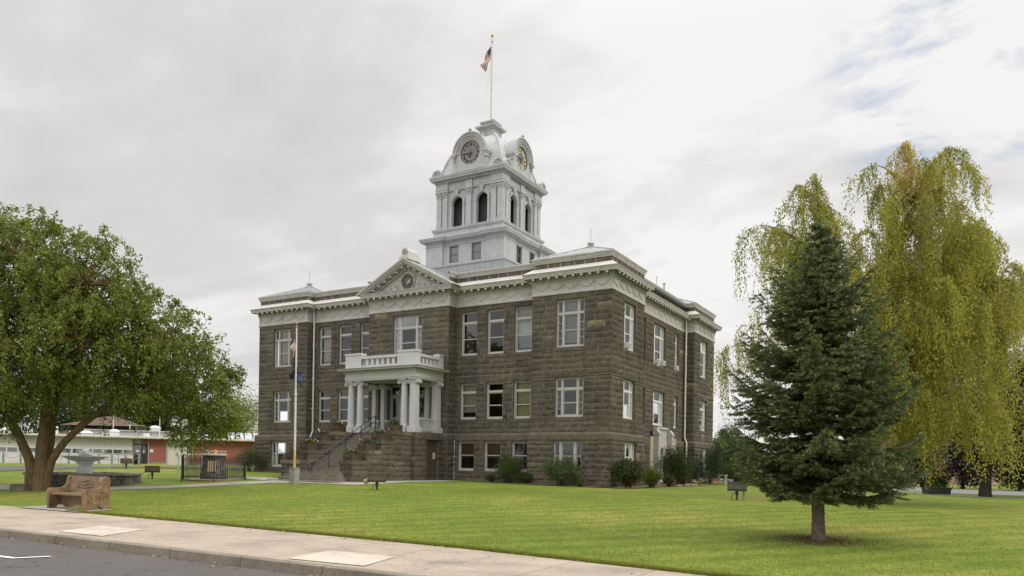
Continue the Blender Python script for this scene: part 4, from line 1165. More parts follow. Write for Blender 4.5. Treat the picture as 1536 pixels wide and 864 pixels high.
for q in range(4):
    lit = q == 1  # right-hand dial: the light on it is painted as a cream band
    l = MB(); y = DYF+.10
    l.lathe([(.795,-.0),(.76,.045),(.74,.05),(.735,.0)], (0,y,DC2), 40, 2, AXF, False)
    l.lathe([(.74,.0),(.001,.0)], (0,y,DC2), 40, 0, AXF, False)
    l.lathe([(.72,.004),(.43,.004)], (0,y,DC2), 40, 0 if not lit else 1, AXF, False)
    for r0, r1 in ((.70,.685),(.43,.405)): l.lathe([(r0,.004),(r0,.016),(r1,.016),(r1,.004)], (0,y,DC2), 40, 1, AXF, False)
    for k in range(60):
        a = k*PI/30; l.add([(r*math.sin(a+s_), y-.012, DC2+r*math.cos(a+s_)) for r, s_ in ((.665,-.008),(.665,.008),(.69,.008),(.69,-.008))], [(0,1,2,3)], 3)
    for k, s_ in enumerate(NUM):
        a = k*PI/6; wds = {'I':.045,'V':.10,'X':.10}; tot = sum(wds[c] for c in s_); x = -tot/2
        def put(x0, z0, x1, z1, w_):
            # stroke in numeral frame (x across, z outward)
            dx, dz = x1-x0, z1-z0; q_ = math.hypot(dx, dz); nx, nz = -dz/q_*w_/2, dx/q_*w_/2
            pts = []
            for xx, zz in ((x0+nx,z0+nz),(x1+nx,z1+nz),(x1-nx,z1-nz),(x0-nx,z0-nz)):
                rr = .56+zz; pts.append((xx*math.cos(a)+rr*math.sin(a), y-.014-.0006*rnd.random(), DC2-xx*math.sin(a)+rr*math.cos(a)))
            l.add(pts, [(0,1,2,3)], 3)
        for c in s_:
            w_ = wds[c]
            if c == 'I': put(x+w_/2,-.10,x+w_/2,.10,.03)
            elif c == 'V': put(x+.015,.10,x+w_/2,-.10,.032); put(x+w_-.015,.10,x+w_/2,-.10,.016)
            else: put(x+.012,.10,x+w_-.012,-.10,.032); put(x+w_-.012,.10,x+.012,-.10,.016)
            x += w_
    Mx = Matrix.Translation((TX, TY, 0)) @ Matrix.Rotation(q*PI/2, 4, 'Z')
    cf = part(MB().join(l, Mx), 'clock_face', [DIAL, DIALW, GOLD, DARKM])
    for ang, ln, wd in ((6.74/12*2*PI, .36, .06),(44.5/60*2*PI, .58, .04)):
        hnd = MB(); pts = []
        for xx, zz in ((-wd/2,-.1),(wd/2,-.1),(wd*.75,ln*.7),(0,ln),(-wd*.75,ln*.7)):
            pts.append((xx*math.cos(ang)+zz*math.sin(ang), zz*math.cos(ang)-xx*math.sin(ang)))
        yy = y-.03 if ln < .5 else y-.045
        hnd.prism(pts, lambda a, b, c: (a, c, DC2+b), yy-.008, yy)
        MB().join(hnd, Mx).build('clock_hand', DARKM, cf, ORG)
# ------------------------------------------------------------------ flower boxes on the stair walls
WOODR = plain('stained_cedar', (.072,.048,.031), .75, .25, 5., bumps=.3)
STAR = plain('cast_star', (.05,.055,.07), .5, .2, 8., metal=.4)
SOIL = plain('potting_soil', (.05,.035,.025), .95, .3, 9.)
GREENL = leafmat('flower_foliage', [(0., (.03,.055,.014)), (.6, (.07,.11,.025)), (1., (.13,.16,.05))])
def petal(name, col): return leafmat(name, [(0., tuple(c*.7 for c in col)), (1., col)], .2)
PET = {'white': petal('white_petals', (.75,.72,.6)), 'red': petal('red_petals', (.28,.05,.06)), 'purple': petal('purple_petals', (.2,.06,.26)), 'rust': petal('russet_petals', (.30,.11,.06))}
def flower_box(x, y, z, label, mix, seed):
    t = thing('flower_box', (x, y, z), label, 'flower box', 'flower boxes stepping up the entrance stairs')
    mb = MB(); w2, l2, h = .30, .35, .35
    for q in range(3): mb.box(-w2, w2, -l2, -l2+.03, q*h/3+.002, (q+1)*h/3-.006); mb.box(-w2, w2, l2-.03, l2, q*h/3+.002, (q+1)*h/3-.006); mb.box(-w2, -w2+.03, -l2+.031, l2-.031, q*h/3+.002, (q+1)*h/3-.006); mb.box(w2-.03, w2, -l2+.031, l2-.031, q*h/3+.002, (q+1)*h/3-.006)
    for sx in (-1,1):
        for sy in (-1,1): mb.box(sx*w2-.018, sx*w2+.018, sy*l2-.018, sy*l2+.018, 0, h+.01)
    mb.build('box', WOODR, t)
    mb = MB(); mb.box(-w2+.035, w2-.035, -l2+.035, l2-.035, .02, h-.03); mb.build('soil', SOIL, t)
    mb = MB(); pts = [((.17 if k % 2 == 0 else .07)*math.sin(k*PI/5), (.17 if k % 2 == 0 else .07)*math.cos(k*PI/5)) for k in range(10)]
    b = [(a, -l2-.022, h/2+c) for a, c in pts]; n_ = len(b)
    mb.add(b+[(0,-l2-.06,h/2)], [(k, (k+1) % n_, n_) for k in range(n_)]); mb.build('star_ornament', STAR, t)
    rg = np.random.default_rng(seed); n = 420
    c = np.stack([rg.normal(0, .17, n), rg.normal(0, .2, n), h+np.abs(rg.normal(.09, .11, n))], 1); d = np.stack([c[:,0]*2+rg.normal(0,.3,n), c[:,1]*2+rg.normal(0,.3,n), rg.uniform(-.2,1,n)], 1)
    np_mesh('foliage', leaf_quads(c, d, rg.uniform(.05,.10,n), .04, rg), 4, GREENL, rg.random(n), t)
    for col, k in mix:
        c = np.stack([rg.normal(0, .17, k), rg.normal(0, .2, k), h+.13+np.abs(rg.normal(.06, .08, k))], 1)
        if col == 'white': c[:,:2] += np.array([.12 if seed % 2 else -.05, .1 if seed % 2 else -.2])
        c = np.repeat(c, 4, 0) + rg.normal(0, .012, (k*4, 3)); d = rg.normal(size=(k*4, 3))
        np_mesh('blossoms', leaf_quads(c, d, .085, .07, rg), 4, PET[col], rg.random(k*4), t)
    return t
ord_ = ['bottom','second','third','top']
mixes = [[('rust',9),('white',3)],[('red',12),('white',2)],[('red',8),('white',5)],[('purple',16),('white',1)]]
mixl = [[('rust',14)],[('red',9),('white',6)],[('rust',9),('white',4)],[('red',9),('white',7)]]
descr = ['russet and white flowers','red flowers','red and white flowers','purple flowers']
descl = ['russet flowers','red and white flowers','russet flowers','red flowers']
for k, (y, z) in enumerate([(-7.27,1.775),(-6.2,2.325),(-5.13,2.875),(-4.0,3.415)]):
    flower_box(-11.02, y, z, f'cedar box of {descr[k]} on the {ord_[k]} ledge, stair wall by basement door', mixes[k], 11+k)
    flower_box(-15.12, y, z, f'cedar box of {descl[k]} on the {ord_[k]} ledge, stair wall by flagpole', mixl[k], 20+k)

# ------------------------------------------------------------------ flags and poles
FR = plain('flag_red', (.36,.045,.05), .8, .1, 5.); FWH = plain('flag_white', (.68,.66,.62), .8, .06, 5.); FB = plain('flag_blue', (.03,.04,.10), .8, .1, 5.)
FN = plain('flag_navy', (.025,.05,.13), .8, .15, 5.); FK = plain('flag_black', (.018,.018,.02), .8, .2, 5.)
def flag(name, loc, hoist, fly, lat, drop, label, cat, kind, fold=.06, seed=0, gp=None):
    """limp flag: hoist edge along the pole, the fly hangs down; lat = sideways reach vector"""
    mb = MB(); nu, nv = 40, 26; vs = []
    for j in range(nv+1):
        v = j/nv
        for i in range(nu+1):
            u = i/nu
            q = u**1.15
            x = lat.x*q*(1-.22*v) ; y = lat.y*q*(1-.22*v)
            z = -v*hoist*(1-.25*u) - drop*u**1.05
            a = fold*u**.6*math.sin(7*v+5*u+seed)*(.5+u)
            vs.append((x+a*lat.y*1.6, y-a*1.6*abs(lat.x)-a*.6, z))
    fs = []; ms = []
    for j in range(nv):
        for i in range(nu):
            fs.append((j*(nu+1)+i, j*(nu+1)+i+1, (j+1)*(nu+1)+i+1, (j+1)*(nu+1)+i))
            if kind == 'stripes':
                st = int((j+.5)/nv*13)
                if st < 7 and i < nu*.4: ms.append(2 if not (i % 4 == 1 and j % 4 == 1) else 1)
                else: ms.append(0 if st % 2 == 0 else 1)
            else: ms.append(0)
    mb.add(vs, fs); mb.m = ms
    o = mb.build(name, {'stripes': [FR, FWH, FB], 'navy': [FN], 'black': [FK]}[kind], None, (0,0,0), True, recalc=False)
    o.location = loc; return tag(o, label, cat, gp)
flag('flag', (TX-.08, TY, 31.2), .95, 1.6, Vector((-.62,-.28,0)), 1.15, 'small red white and blue striped flag hanging limp above the clock tower', 'flag', 'stripes', .08)
fx, fy = -11.93, -10.31; fz = hgt(fx, fy)
t = thing('flagpole', (fx, fy, fz), 'white metal flagpole in a grey box base on the lawn before the stairs', 'flagpole')
mb = MB(); mb.tube([(0,0,.3),(0,0,2.6),(0,0,4.3),(0,0,7.55)], [.058,.053,.048,.03], 12); mb.tube([(0,0,4.26),(0,0,4.36)], .066, 12); mb.tube([(0,0,2.6),(0,0,2.66)], .066, 12); mb.build('pole', plain('pole_white', (.66,.65,.62), .45, .06, 4.), t)
mb = MB(); mb.tube([(0,0,.6),(0,0,1.6)], .0605, 12); mb.build('rust_stained_sleeve', plain('yellow_rust', (.5,.38,.13), .6, .25, 6.), t)
mb = MB(); mb.box(-.17,.17,-.16,.16,-.1,.76); mb.box(-.19,.19,-.18,.18,.76,.80); mb.box(-.172,.172,-.03,.03,.02,.72); mb.build('base_box', plain('grey_base', (.27,.26,.23), .7, .15, 4.), t)
mb = MB(); mb.lathe([(.05,0),(.055,.05),(.03,.08),(.02,.12),(.06,.2),(.001,.27)], (0,0,7.5), 10); mb.build('finial', plain('brass', (.35,.24,.08), .4, .15, 8., metal=.5), t)
mb = MB(); mb.tube([(.075,-.03,1.5),(.07,-.03,4.5),(.06,-.02,7.4)], .006, 4, 0, False); mb.build('rope', FRAMEW, t)
flag('flag', (fx-.05, fy, fz+7.25), .8, 1.05, Vector((-.25,-.05,0)), .55, 'striped flag with blue corner hanging from the pole on the lawn, uppermost of three', 'flag', 'stripes', .05, 1.)
flag('flag', (fx-.05, fy, fz+6.0), .6, .95, Vector((-.24,-.12,0)), .75, 'black flag hanging limp in the middle of the lawn flagpole', 'flag', 'black', .05, 2.)
flag('flag', (fx+.05, fy, fz+5.75), .6, 1.15, Vector((.27,.06,0)), .72, 'navy blue flag hanging lowest on the lawn flagpole', 'flag', 'navy', .06, .5)

# ------------------------------------------------------------------ floodlights on the lawn
LAMPM = plain('weathered_bronze_housing', (.10,.08,.055), .55, .25, 7., metal=.3)
def floodlight(x, y, rz, label, two=False, junk=False):
    z = hgt(x, y); t = thing('floodlight', (x, y, z), label, 'floodlight', None, rz)
    mb = MB(); P_ = [(-.14,.34),(-.17,.42),(-.16,.62),(-.13,.66),(.14,.66),(.19,.58),(.17,.42),(.10,.345)]
    mb.prism(P_, lambda a, b, c: (c, a, b), -.33, .33); mb.prism([(q[0]*1.06, q[1]+(q[1]-.5)*.06) for q in P_], lambda a, b, c: (c, a, b), .331, .36); mb.prism([(q[0]*1.06, q[1]+(q[1]-.5)*.06) for q in P_], lambda a, b, c: (c, a, b), -.36, -.331)
    mb.box(-.36,.36,-.17,.17,.664,.685); mb.build('housing', LAMPM, t)
    mb = MB(); mb.box(-.29,.29,.176,.192,.44,.6); mb.build('lens', GLASS, t)
    mb = MB(); mb.box(-.05,.05,-.04,.04,.28,.345); mb.taper(0,0,.08,.282,.035,.035,.06,.05); mb.tube([(0,0,-.1),(0,0,.1)], .035, 8); mb.build('post', BLACK, t)
    if two:
        mb = MB(); mb.box(.22,.28,-.03,.03,-.1,.34); mb.build('stake', plain('grey_stake', (.2,.17,.13), .8), t)
    mb = MB(); mb.tube([(-.05,.05,.3),(-.18,.1,.2),(-.2,.1,-.02)], .014, 5); mb.build('cable', BLACK, t)
    if junk:
        mb = MB(); mb.lathe([(.001,-.14),(.09,-.1),(.12,0),(.11,.07),(.001,.09)], (-.47,-.05,.38), 10); mb.tube([(-.47,-.05,.46),(-.42,0,.5),(-.34,0,.5)], .02, 6); mb.build('spotlight_head', plain('pale_lamp', (.3,.27,.2), .5, .3, 9.), t)
floodlight(-6.07, -11.18, .52, 'bronze box floodlight with a small spotlight beside it, on grass before the stair wall', junk=True)
floodlight(8.22, -6.81, .25, 'bronze box floodlight with a spare stake, on the lawn left of the spruce', two=True)
floodlight(-21.33, -11.33, .9, 'bronze box floodlight on the grass between the fountain and the fenced monument')
floodlight(-31.74, -6.05, 1.0, 'small far floodlight on the grass behind the fountain, near the side street')

# ------------------------------------------------------------------ fountain
fx, fy = -20.98, -15.17; fz = hgt(fx, fy) - .02
t = thing('fountain', (fx, fy, fz), 'grey tiered bowl fountain bubbling inside a low octagonal stone basin', 'fountain')
def mk_rubble():
    m, n, l, b = newmat('rubble_stone')
    tcn = n.new('ShaderNodeTexCoord'); vo = n.new('ShaderNodeTexVoronoi'); vo.feature = 'DISTANCE_TO_EDGE'; vo.inputs['Scale'].default_value = 3.4
    l.new(tcn.outputs['Object'], vo.inputs['Vector']); v2 = n.new('ShaderNodeTexVoronoi'); v2.inputs['Scale'].default_value = 3.4; l.new(tcn.outputs['Object'], v2.inputs['Vector'])
    sx = n.new('ShaderNodeSeparateColor'); l.new(v2.outputs['Color'], sx.inputs[0])
    c = ramp(n, l, sx.outputs[0], [(0., (.07,.065,.055)), (.5, (.11,.095,.075)), (1., (.17,.15,.12))])
    k = ramp(n, l, vo.outputs['Distance'], [(.02, (0,0,0)), (.06, (1,1,1))]); c = mixc(n, l, k, (.045,.04,.035), c)
    l.new(c, b.inputs['Base Color']); b.inputs['Roughness'].default_value = .9; bump(n, l, b, k, .6, .04); return m
RUB = mk_rubble()
mb = MB(); ph = PI/8+.25
mb.lathe([(2.62,-.15),(2.6,.48),(2.15,.50),(2.15,.1)], n=8, ph=ph, cap=False); mb.build('basin_wall', RUB, t)
mb = MB()
for k in range(8):
    a0, a1 = 2*PI*k/8+ph, 2*PI*(k+1)/8+ph
    for q in range(3):
        f0, f1 = q/3+.006, (q+1)/3-.006
        def pp(r, f): return Vector((math.cos(a0), math.sin(a0), 0)).lerp(Vector((math.cos(a1), math.sin(a1), 0)), f)*r
        C4 = [pp(2.68,f0), pp(2.68,f1), pp(2.12,f1), pp(2.12,f0)]; zt = .58+rnd.uniform(-.012,.012)
        mb.add([(p.x,p.y,.485) for p in C4]+[(p.x,p.y,zt) for p in C4], [(3,2,1,0),(4,5,6,7),(0,1,5,4),(1,2,6,5),(2,3,7,6),(3,0,4,7)])
mb.build('coping', plain('worn_coping', (.22,.2,.165), .9, .3, 5., bumps=.4), t)
WATER = None
def mk_water():
    m, n, l, b = newmat('water'); b.inputs['Base Color'].default_value = (.06,.075,.07,1); b.inputs['Roughness'].default_value = .08; b.inputs['Specular IOR Level'].default_value = .6
    bump(n, l, b, noise(n, l, 9., 4, .6), .5, .03); return m
WATER = mk_water()
mb = MB(); mb.lathe([(2.2,.30),(.001,.30)], n=32, cap=False); mb.build('pool_water', WATER, t)
FST = plain('grey_cast_stone', (.8,.81,.81), .65, .05, 5., streak=.08, streak_col=(.25,.25,.24))
mb = MB(); mb.lathe([(.52,.0),(.52,.34),(.34,.42),(.31,.5),(.37,.72),(.36,.86),(.27,.90),(.26,.96),(.36,1.02),(.38,1.06),(.36,1.09),(.50,1.14),(.74,1.22),(.86,1.30),(.98,1.33),(1.03,1.36),(1.03,1.395),(.98,1.40),(.8,1.345),(.3,1.33)], n=40); mb.build('bowl', FST, t, smooth=False)
mb = MB(); mb.lathe([(.93,1.375),(.001,1.378)], n=32, cap=False); mb.build('bowl_water', WATER, t)
FOAM = plain('white_water', (.9,.9,.9), .4, .05, 20., bumps=.8)
mb = MB(); prof = []
rg = random.Random(5)
mb.lathe([(.25,1.38),(.23,1.5),(.17,1.62),(.09,1.70),(.001,1.73)], n=16)
for k in range(60):
    a = rg.uniform(0, 2*PI); r_ = .19*math.sqrt(rg.random()); r_ *= 1.25; zz = 1.40+.34*(1-(r_/.27)**2)*(.4+.6*rg.random())
    s_ = rg.uniform(.05,.09)
    mb.lathe([(.001,-s_),(s_*.7,-s_*.7),(s_,0),(s_*.7,s_*.7),(.001,s_)], (math.cos(a)*r_, math.sin(a)*r_, zz), 8)
mb.build('bubbling_jet', FOAM, t, smooth=True)
mb = MB()
for k in range(46):                                          # thin falls from the rim
    a = rg.uniform(0, 2*PI); z0 = 1.36; z1 = rg.uniform(.32,.6); n_ = rg.randint(3,7)
    for j in range(n_):
        zz = z0-(z0-z1)*(j+rg.random())/n_; r_ = 1.035+.06*(z0-zz)
        mb.tube([(math.cos(a)*r_, math.sin(a)*r_, zz),(math.cos(a)*r_, math.sin(a)*r_, zz-rg.uniform(.03,.1))], rg.uniform(.003,.007), 4, 0, False)
dr = mb.build('falling_drops', FOAM, t)
sp = MB(); sp.lathe([(.85,.304),(1.3,.306)], n=40, cap=False)
# ------------------------------------------------------------------ bench
def mk_wood():
    m, n, l, b = newmat('carved_oiled_wood')
    g = noise(n, l, 3.2, 7, .65, None, (9, 1.2, 1.2)); f = noise(n, l, 1.6, 4, .6)
    c = ramp(n, l, g, [(.3, (.085,.052,.026)), (.55, (.20,.13,.065)), (.75, (.31,.21,.11))])
    c = mixc(n, l, .6, c, ramp(n, l, f, [(.3, (.7,.7,.7)), (.7, (1.3,1.25,1.2))]), 'MULTIPLY')
    l.new(c, b.inputs['Base Color']); b.inputs['Roughness'].default_value = .6; bump(n, l, b, g, .3, .01); return m
WD = mk_wood(); WDL = plain('pale_split_wood', (.40,.25,.17), .8, .2, 6.); WDD = plain('carved_groove', (.045,.03,.018), .8, .3, 8.)
bx_, by_ = -8.5, -22.75; bz = hgt(bx_, by_)+.01
t = thing('carved_bench', (bx_, by_, bz), 'heavy carved wooden bench with tall scrolled sides at the pavement edge', 'bench')
side = [(-.40,0),(-.17,0),(-.12,.10),(.02,.13),(.12,.08),(.20,0),(.42,0),(.43,.95),(.40,1.02),(.30,1.04),(.23,.98),(.21,.86),(.17,.74),(.06,.66),(-.08,.645),(-.30,.645),(-.39,.62),(-.42,.55),(-.41,.2)]
for x0 in (-1.02, .90):
    mb = MB(); mb.prism(side, lambda a, b, c: (c, a, b), x0, x0+.12); 
    xo = x0-.004 if x0 < 0 else x0+.124
    oval = [(.02+.30*math.copysign(abs(math.cos(q*2*PI/28))**.7, math.cos(q*2*PI/28)), .39+.19*math.copysign(abs(math.sin(q*2*PI/28))**.7, math.sin(q*2*PI/28))) for q in range(29)]
    sd = mb.build('side_panel', WD, t)
    cv = MB(); cv.tube([(xo, a, b) for a, b in oval], .014, 5)
    for k in range(4):                                       # raised carving: animals and brush
        cx_ = -.17+.125*k; cv.tube([(xo,cx_-.03,.33),(xo,cx_,.42+.03*(k%2)),(xo,cx_+.045,.40)], [.012,.03,.014], 6); cv.tube([(xo,cx_+.02,.40),(xo,cx_+.025,.29)], .01, 5)
    cv.build('side_carving', WD, sd)
mb = MB(); mb.box(-.90,.90,-.36,.22,.43,.49); mb.build('seat', WD, t)
mb = MB(); mb.add([(-.9,.20,.56),(.9,.20,.56),(.9,.30,1.03),(-.9,.30,1.03),(-.9,.26,.56),(.9,.26,.56),(.9,.36,1.03),(-.9,.36,1.03)], [(0,1,2,3),(7,6,5,4),(0,4,5,1),(1,5,6,2),(2,6,7,3),(3,7,4,0)])
bk = mb.build('backrest', WD, t)
cv = MB()
for k in range(3): cv.tube([(-.4+.1*q, .205+.0+(.12*k+.0)*.2, .68+.1*k+.03*math.sin(q*1.1+k)) for q in range(9)], .016, 5)
cv.build('back_carving', WD, bk)
mb = MB(); mb.add([(.70,.262,.90),(.80,.262,.86),(.86,.285,.99),(.74,.29,1.032)], [(0,1,2,3)]); mb.build('split_chip', WDL, bk)
mb = MB(); mb.box(-.9,.9,-.05,.0,.12,.43); mb.build('stretcher', WD, t)

# ------------------------------------------------------------------ memorial flame inside its fence
mx_, my_ = -17.94, -10.13; mz = hgt(mx_, my_)
t = thing('flame_memorial', (mx_, my_, mz), 'tapered stone memorial pillar with a plaque and a small gas flame, inside the iron fence', 'memorial')
mb = MB(); mb.lathe([(.74,-.2),(.70,.15),(.60,.7),(.56,1.2),(.57,1.24)], n=8, ph=.3); mb.build('pillar', RUB, t)
mb = MB(); mb.lathe([(.62,1.24),(.64,1.30),(.60,1.36),(.45,1.37),(.44,1.34),(.001,1.34)], n=16)
for k in range(8): a = k*PI/4; mb.box(.52*math.cos(a)-.05,.52*math.cos(a)+.05,.52*math.sin(a)-.05,.52*math.sin(a)+.05,1.37,1.45)
mb.lathe([(.58,1.45),(.60,1.47),(.58,1.50),(.46,1.50),(.45,1.47)], n=16, cap=False); mb.build('burner_ring', plain('pale_cast_ring', (.40,.37,.32), .7, .2, 8.), t)
def mk_flame():
    m, n, l, b = newmat('flame'); n.remove(b); e = n.new('ShaderNodeEmission'); e.inputs[0].default_value = (1.0,.33,.08,1); e.inputs[1].default_value = .9
    l.new(e.outputs[0], n['Material Output'].inputs[0]); return m
mb = MB(); FLM = mk_flame()
for k, (dx, hh) in enumerate(((-.06,.14),(.04,.2),(.12,.13),(.0,.1))): mb.tube([(dx,.02*k,1.40),(dx+.03,.02*k,1.40+hh*.35),(dx+.0,.02*k,1.40+hh*.7),(dx+.06,.02*k,1.40+hh)], [.05,.07,.04,.004], 7)
mb.build('flame', FLM, t, smooth=True)
vd = Vector((.62,-.78,0)); vp = Vector((.78,.62,0))
mb = MB(); q = [vd*.635+vp*.02-vp*.2, vd*.635+vp*.02+vp*.2]
mb.add([(q[0].x,q[0].y,.42),(q[1].x,q[1].y,.42),(q[1].x-vd.x*.05,q[1].y-vd.y*.05,.98),(q[0].x-vd.x*.05,q[0].y-vd.y*.05,.98),(q[0].x-vd.x*.2,q[0].y-vd.y*.2,.42),(q[1].x-vd.x*.2,q[1].y-vd.y*.2,.42),(q[1].x-vd.x*.2,q[1].y-vd.y*.2,.98),(q[0].x-vd.x*.2,q[0].y-vd.y*.2,.98)], [(0,1,2,3),(0,4,5,1),(1,5,6,2),(2,6,7,3),(3,7,4,0),(7,6,5,4)])
mb.build('plaque', plain('tan_plaque', (.42,.32,.2), .6, .1, 9.), t)
mb = MB(); mb.tube([(-.62,-.2,1.3),(-1.35,-1.05,1.3)], .03, 6); mb.box(-1.5,-1.3,-1.2,-1.0,1.2,1.36); mb.tube([(-1.4,-1.1,-.1),(-1.4,-1.1,1.25)], .03, 6); mb.build('gas_pipe', PIPEW, t)
mb = MB(); mb.lathe([(1.45,-.06),(1.45,.03),(.001,.035)], n=20); mb.build('gravel_bed', plain('tan_gravel', (.34,.25,.16), .95, .4, 30., bumps=.6), t)
t = thing('iron_fence', (mx_, my_, mz), 'black iron picket fence standing in a hexagon round the memorial pillar', 'fence')
RF = 1.75; v0 = math.atan2(-11.22-my_, -16.57-mx_)
for k in range(6):
    a0, a1 = v0+k*PI/3, v0+(k+1)*PI/3; p0 = Vector((math.cos(a0),math.sin(a0),0))*RF; p1 = Vector((math.cos(a1),math.sin(a1),0))*RF
    mb = MB(); mb.tube([p0+Vector((0,0,-.1)), p0+Vector((0,0,1.2))], .032, 8); mb.lathe([(.04,0),(.03,.05),(.001,.07)], (p0.x,p0.y,1.2), 8); mb.build('post', BLACK, t)
    mb = MB()
    for z in (.16, 1.02): mb.tube([p0+Vector((0,0,z)), p1+Vector((0,0,z))], .017, 6)
    for j in range(1, 14):
        p = p0.lerp(p1, j/14); mb.tube([(p.x,p.y,.05),(p.x,p.y,1.12),(p.x,p.y,1.18)], [.016,.016,.005], 5)
    mb.build('fence_panel', BLACK, t)
# low stone marker by the path
mb = MB(); mb.taper(0,0,-.05,.26,.34,.2,.30,.17); mb.taper(0,0,.262,.30,.31,.18,.29,.16); o = mb.build('stone_marker', SMOOTHSTONE, None); o.location = (-19.5,-18.9,hgt(-19.5,-18.9)); o.rotation_euler = (0,0,.5); tag(o, 'low dark stone block on the path edge beside the left tree trunk', 'stone block')

# ------------------------------------------------------------------ window air conditioners
def aircon(x, y, z, rz, label, w_=.42, h_=.3):
    t = thing('air_conditioner', (x, y, z), label, 'air conditioner', 'window air conditioners on the side wall', rz)
    mb = MB(); mb.box(-w_/2,w_/2,-.14,.2,0,h_); mb.build('case', FRAMEW, t)
    mb = MB()
    for k in range(7): mb.box(-w_/2+.04,w_/2-.04,-.152,-.141,.05+k*(h_-.1)/7,.05+k*(h_-.1)/7+.018)
    mb.build('grille', TOWERD, t)
aircon(-.02, 2.3, 8.15, PI/2, 'white air conditioner in the top floor window nearest the front corner')
aircon(SX-.02, 9.0, 8.15, PI/2, 'white air conditioner low in the top floor window above the side door')
aircon(SX-.02, 10.05, 8.15, PI/2, 'top floor window air conditioner above the side door, the one nearer the downpipe')
aircon(SX-.02, 12.75, 8.15, PI/2, 'white air conditioner in the narrow top floor window beside the downpipe')
aircon(-.02, 16.4, 4.4, PI/2, 'white air conditioner in the middle floor window of the rear pavilion')
aircon(SX+.12, 9.9, 2.35, PI/2, 'white air conditioner boxed above the side door between the white piers', .55, .45)
# ------------------------------------------------------------------ small things at the side
x, y = 1.0, 13.9
mb = MB(); mb.lathe([(.25,0),(.29,.75),(.31,.76),(.31,.80)], n=16); mb.lathe([(.32,.80),(.30,.88),(.001,.93)], n=16, m=1); o = mb.build('litter_bin', [plain('green_black_bin', (.03,.045,.035), .5), plain('bin_lid', (.03,.06,.045), .5)], None); o.location = (x,y,hgt(x,y)); tag(o, 'dark round bin with a green lid among the shrubs by the rear pavilion', 'bin')
x, y = 1.4, 14.4
mb = MB(); mb.lathe([(.13,0),(.19,.34),(.21,.35),(.21,.40),(.17,.40),(.16,.3)], n=16); o = mb.build('flower_pot', plain('terracotta', (.42,.18,.08), .8, .15, 6.), None); o.location = (x,y,hgt(x,y)); tag(o, 'empty terracotta pot on the mulch beside the dark bin', 'pot')
x, y = 1.6, 16.1; t = thing('garden_table', (x,y,hgt(x,y)), 'small pale slatted side table standing behind the terracotta pot', 'table')
for sx in (-1,1):
    for sy in (-1,1): mb = MB(); mb.box(sx*.24-.03,sx*.24+.03,sy*.2-.03,sy*.2+.03,0,.6); mb.build('leg', FRAMEW, t)
mb = MB()
for k in range(5): mb.box(-.32+k*.13,-.32+k*.13+.115,-.26,.26,.6,.64)
mb.build('table_top', FRAMEW, t)
x, y = 14.6, 12.6; t = thing('planter_trough', (x,y,hgt(x,y)), 'long dark stone trough planted with tall leafy flowers by the far path', 'planter', None, .55)
mb = MB(); mb.taper(0,0,-.03,.34,.62,.28,.68,.32); mb.taper(0,0,.342,.40,.70,.34,.70,.34); mb.build('trough', plain('dark_trough', (.06,.055,.05), .9, .3, 6., bumps=.4), t)
rg2 = np.random.default_rng(77); n = 1500; c = np.stack([rg2.uniform(-.62,.62,n), rg2.uniform(-.26,.26,n), .4+rg2.random(n)**.8*.75], 1); d = np.stack([rg2.normal(0,.4,n), rg2.normal(0,.4,n), rg2.uniform(.1,1,n)], 1)
np_mesh('plants', leaf_quads(c, d, .15, .05, rg2), 4, GREENL, rg2.random(n)*.7, t)
n = 60; c = np.stack([rg2.uniform(-.6,.6,n), rg2.uniform(-.25,.25,n), .95+rg2.random(n)*.3], 1); c = np.repeat(c,4,0)+rg2.normal(0,.02,(n*4,3)); np_mesh('blossoms', leaf_quads(c, rg2.normal(size=(n*4,3)), .07, .06, rg2), 4, PET['red'], rg2.random(n*4), t)

# ------------------------------------------------------------------ low brick building across the side street
BO = Vector((-67.387, .064, 1.02)); BA = R(59.4327)
BB = thing('brick_building', BO, 'long low flat roofed building, white window wall then red brick with a garage door', 'building', None, BA)
def mk_brick():
    m, n, l, b = newmat('red_brick')
    tcn = n.new('ShaderNodeTexCoord'); mp = n.new('ShaderNodeMapping'); mp.inputs['Rotation'].default_value = (PI/2,0,0); l.new(tcn.outputs['Object'], mp.inputs[0])
    br = n.new('ShaderNodeTexBrick'); l.new(mp.outputs[0], br.inputs['Vector']); br.inputs['Scale'].default_value = 1; br.inputs['Brick Width'].default_value = .22; br.inputs['Row Height'].default_value = .075; br.inputs['Mortar Size'].default_value = .006
    br.inputs['Color1'].default_value = (.24,.076,.045,1); br.inputs['Color2'].default_value = (.31,.096,.057,1); br.inputs['Mortar'].default_value = (.26,.16,.12,1)
    f = noise(n, l, .7, 5, .6); c = mixc(n, l, .5, br.outputs[0], ramp(n, l, f, [(.3, (.8,.8,.8)), (.7, (1.15,1.12,1.1))]), 'MULTIPLY')
    l.new(c, b.inputs['Base Color']); b.inputs['Roughness'].default_value = .85; return m
BRK = mk_brick(); PANEL = plain('pale_panel_paint', (.62,.58,.555), .6, .07, 1.5, streak=.15); BLIND2 = plain('pale_venetian', (.53,.505,.475), .7, .05, 2.)
GAR = plain('cream_garage_door', (.56,.52,.43), .6, .06, 2.); BLU = plain('blue_grey_trim', (.30,.34,.37), .6, .1, 2.)
mb = MB(); mb.box(-14,32,.3,22,0,3.0); mb.build('wall', plain('pale_rear_wall', (.45,.44,.42), .8, .1, 1.), BB)
mb = MB(); mb.box(-14,14.9,-.02,.29,0,1.12); mb.build('low_panel_wall', PANEL, BB)
mb = MB(); mb.box(-14,14.9,.05,.29,1.12,2.75); mb.build('blind_backing', BLIND2, BB)
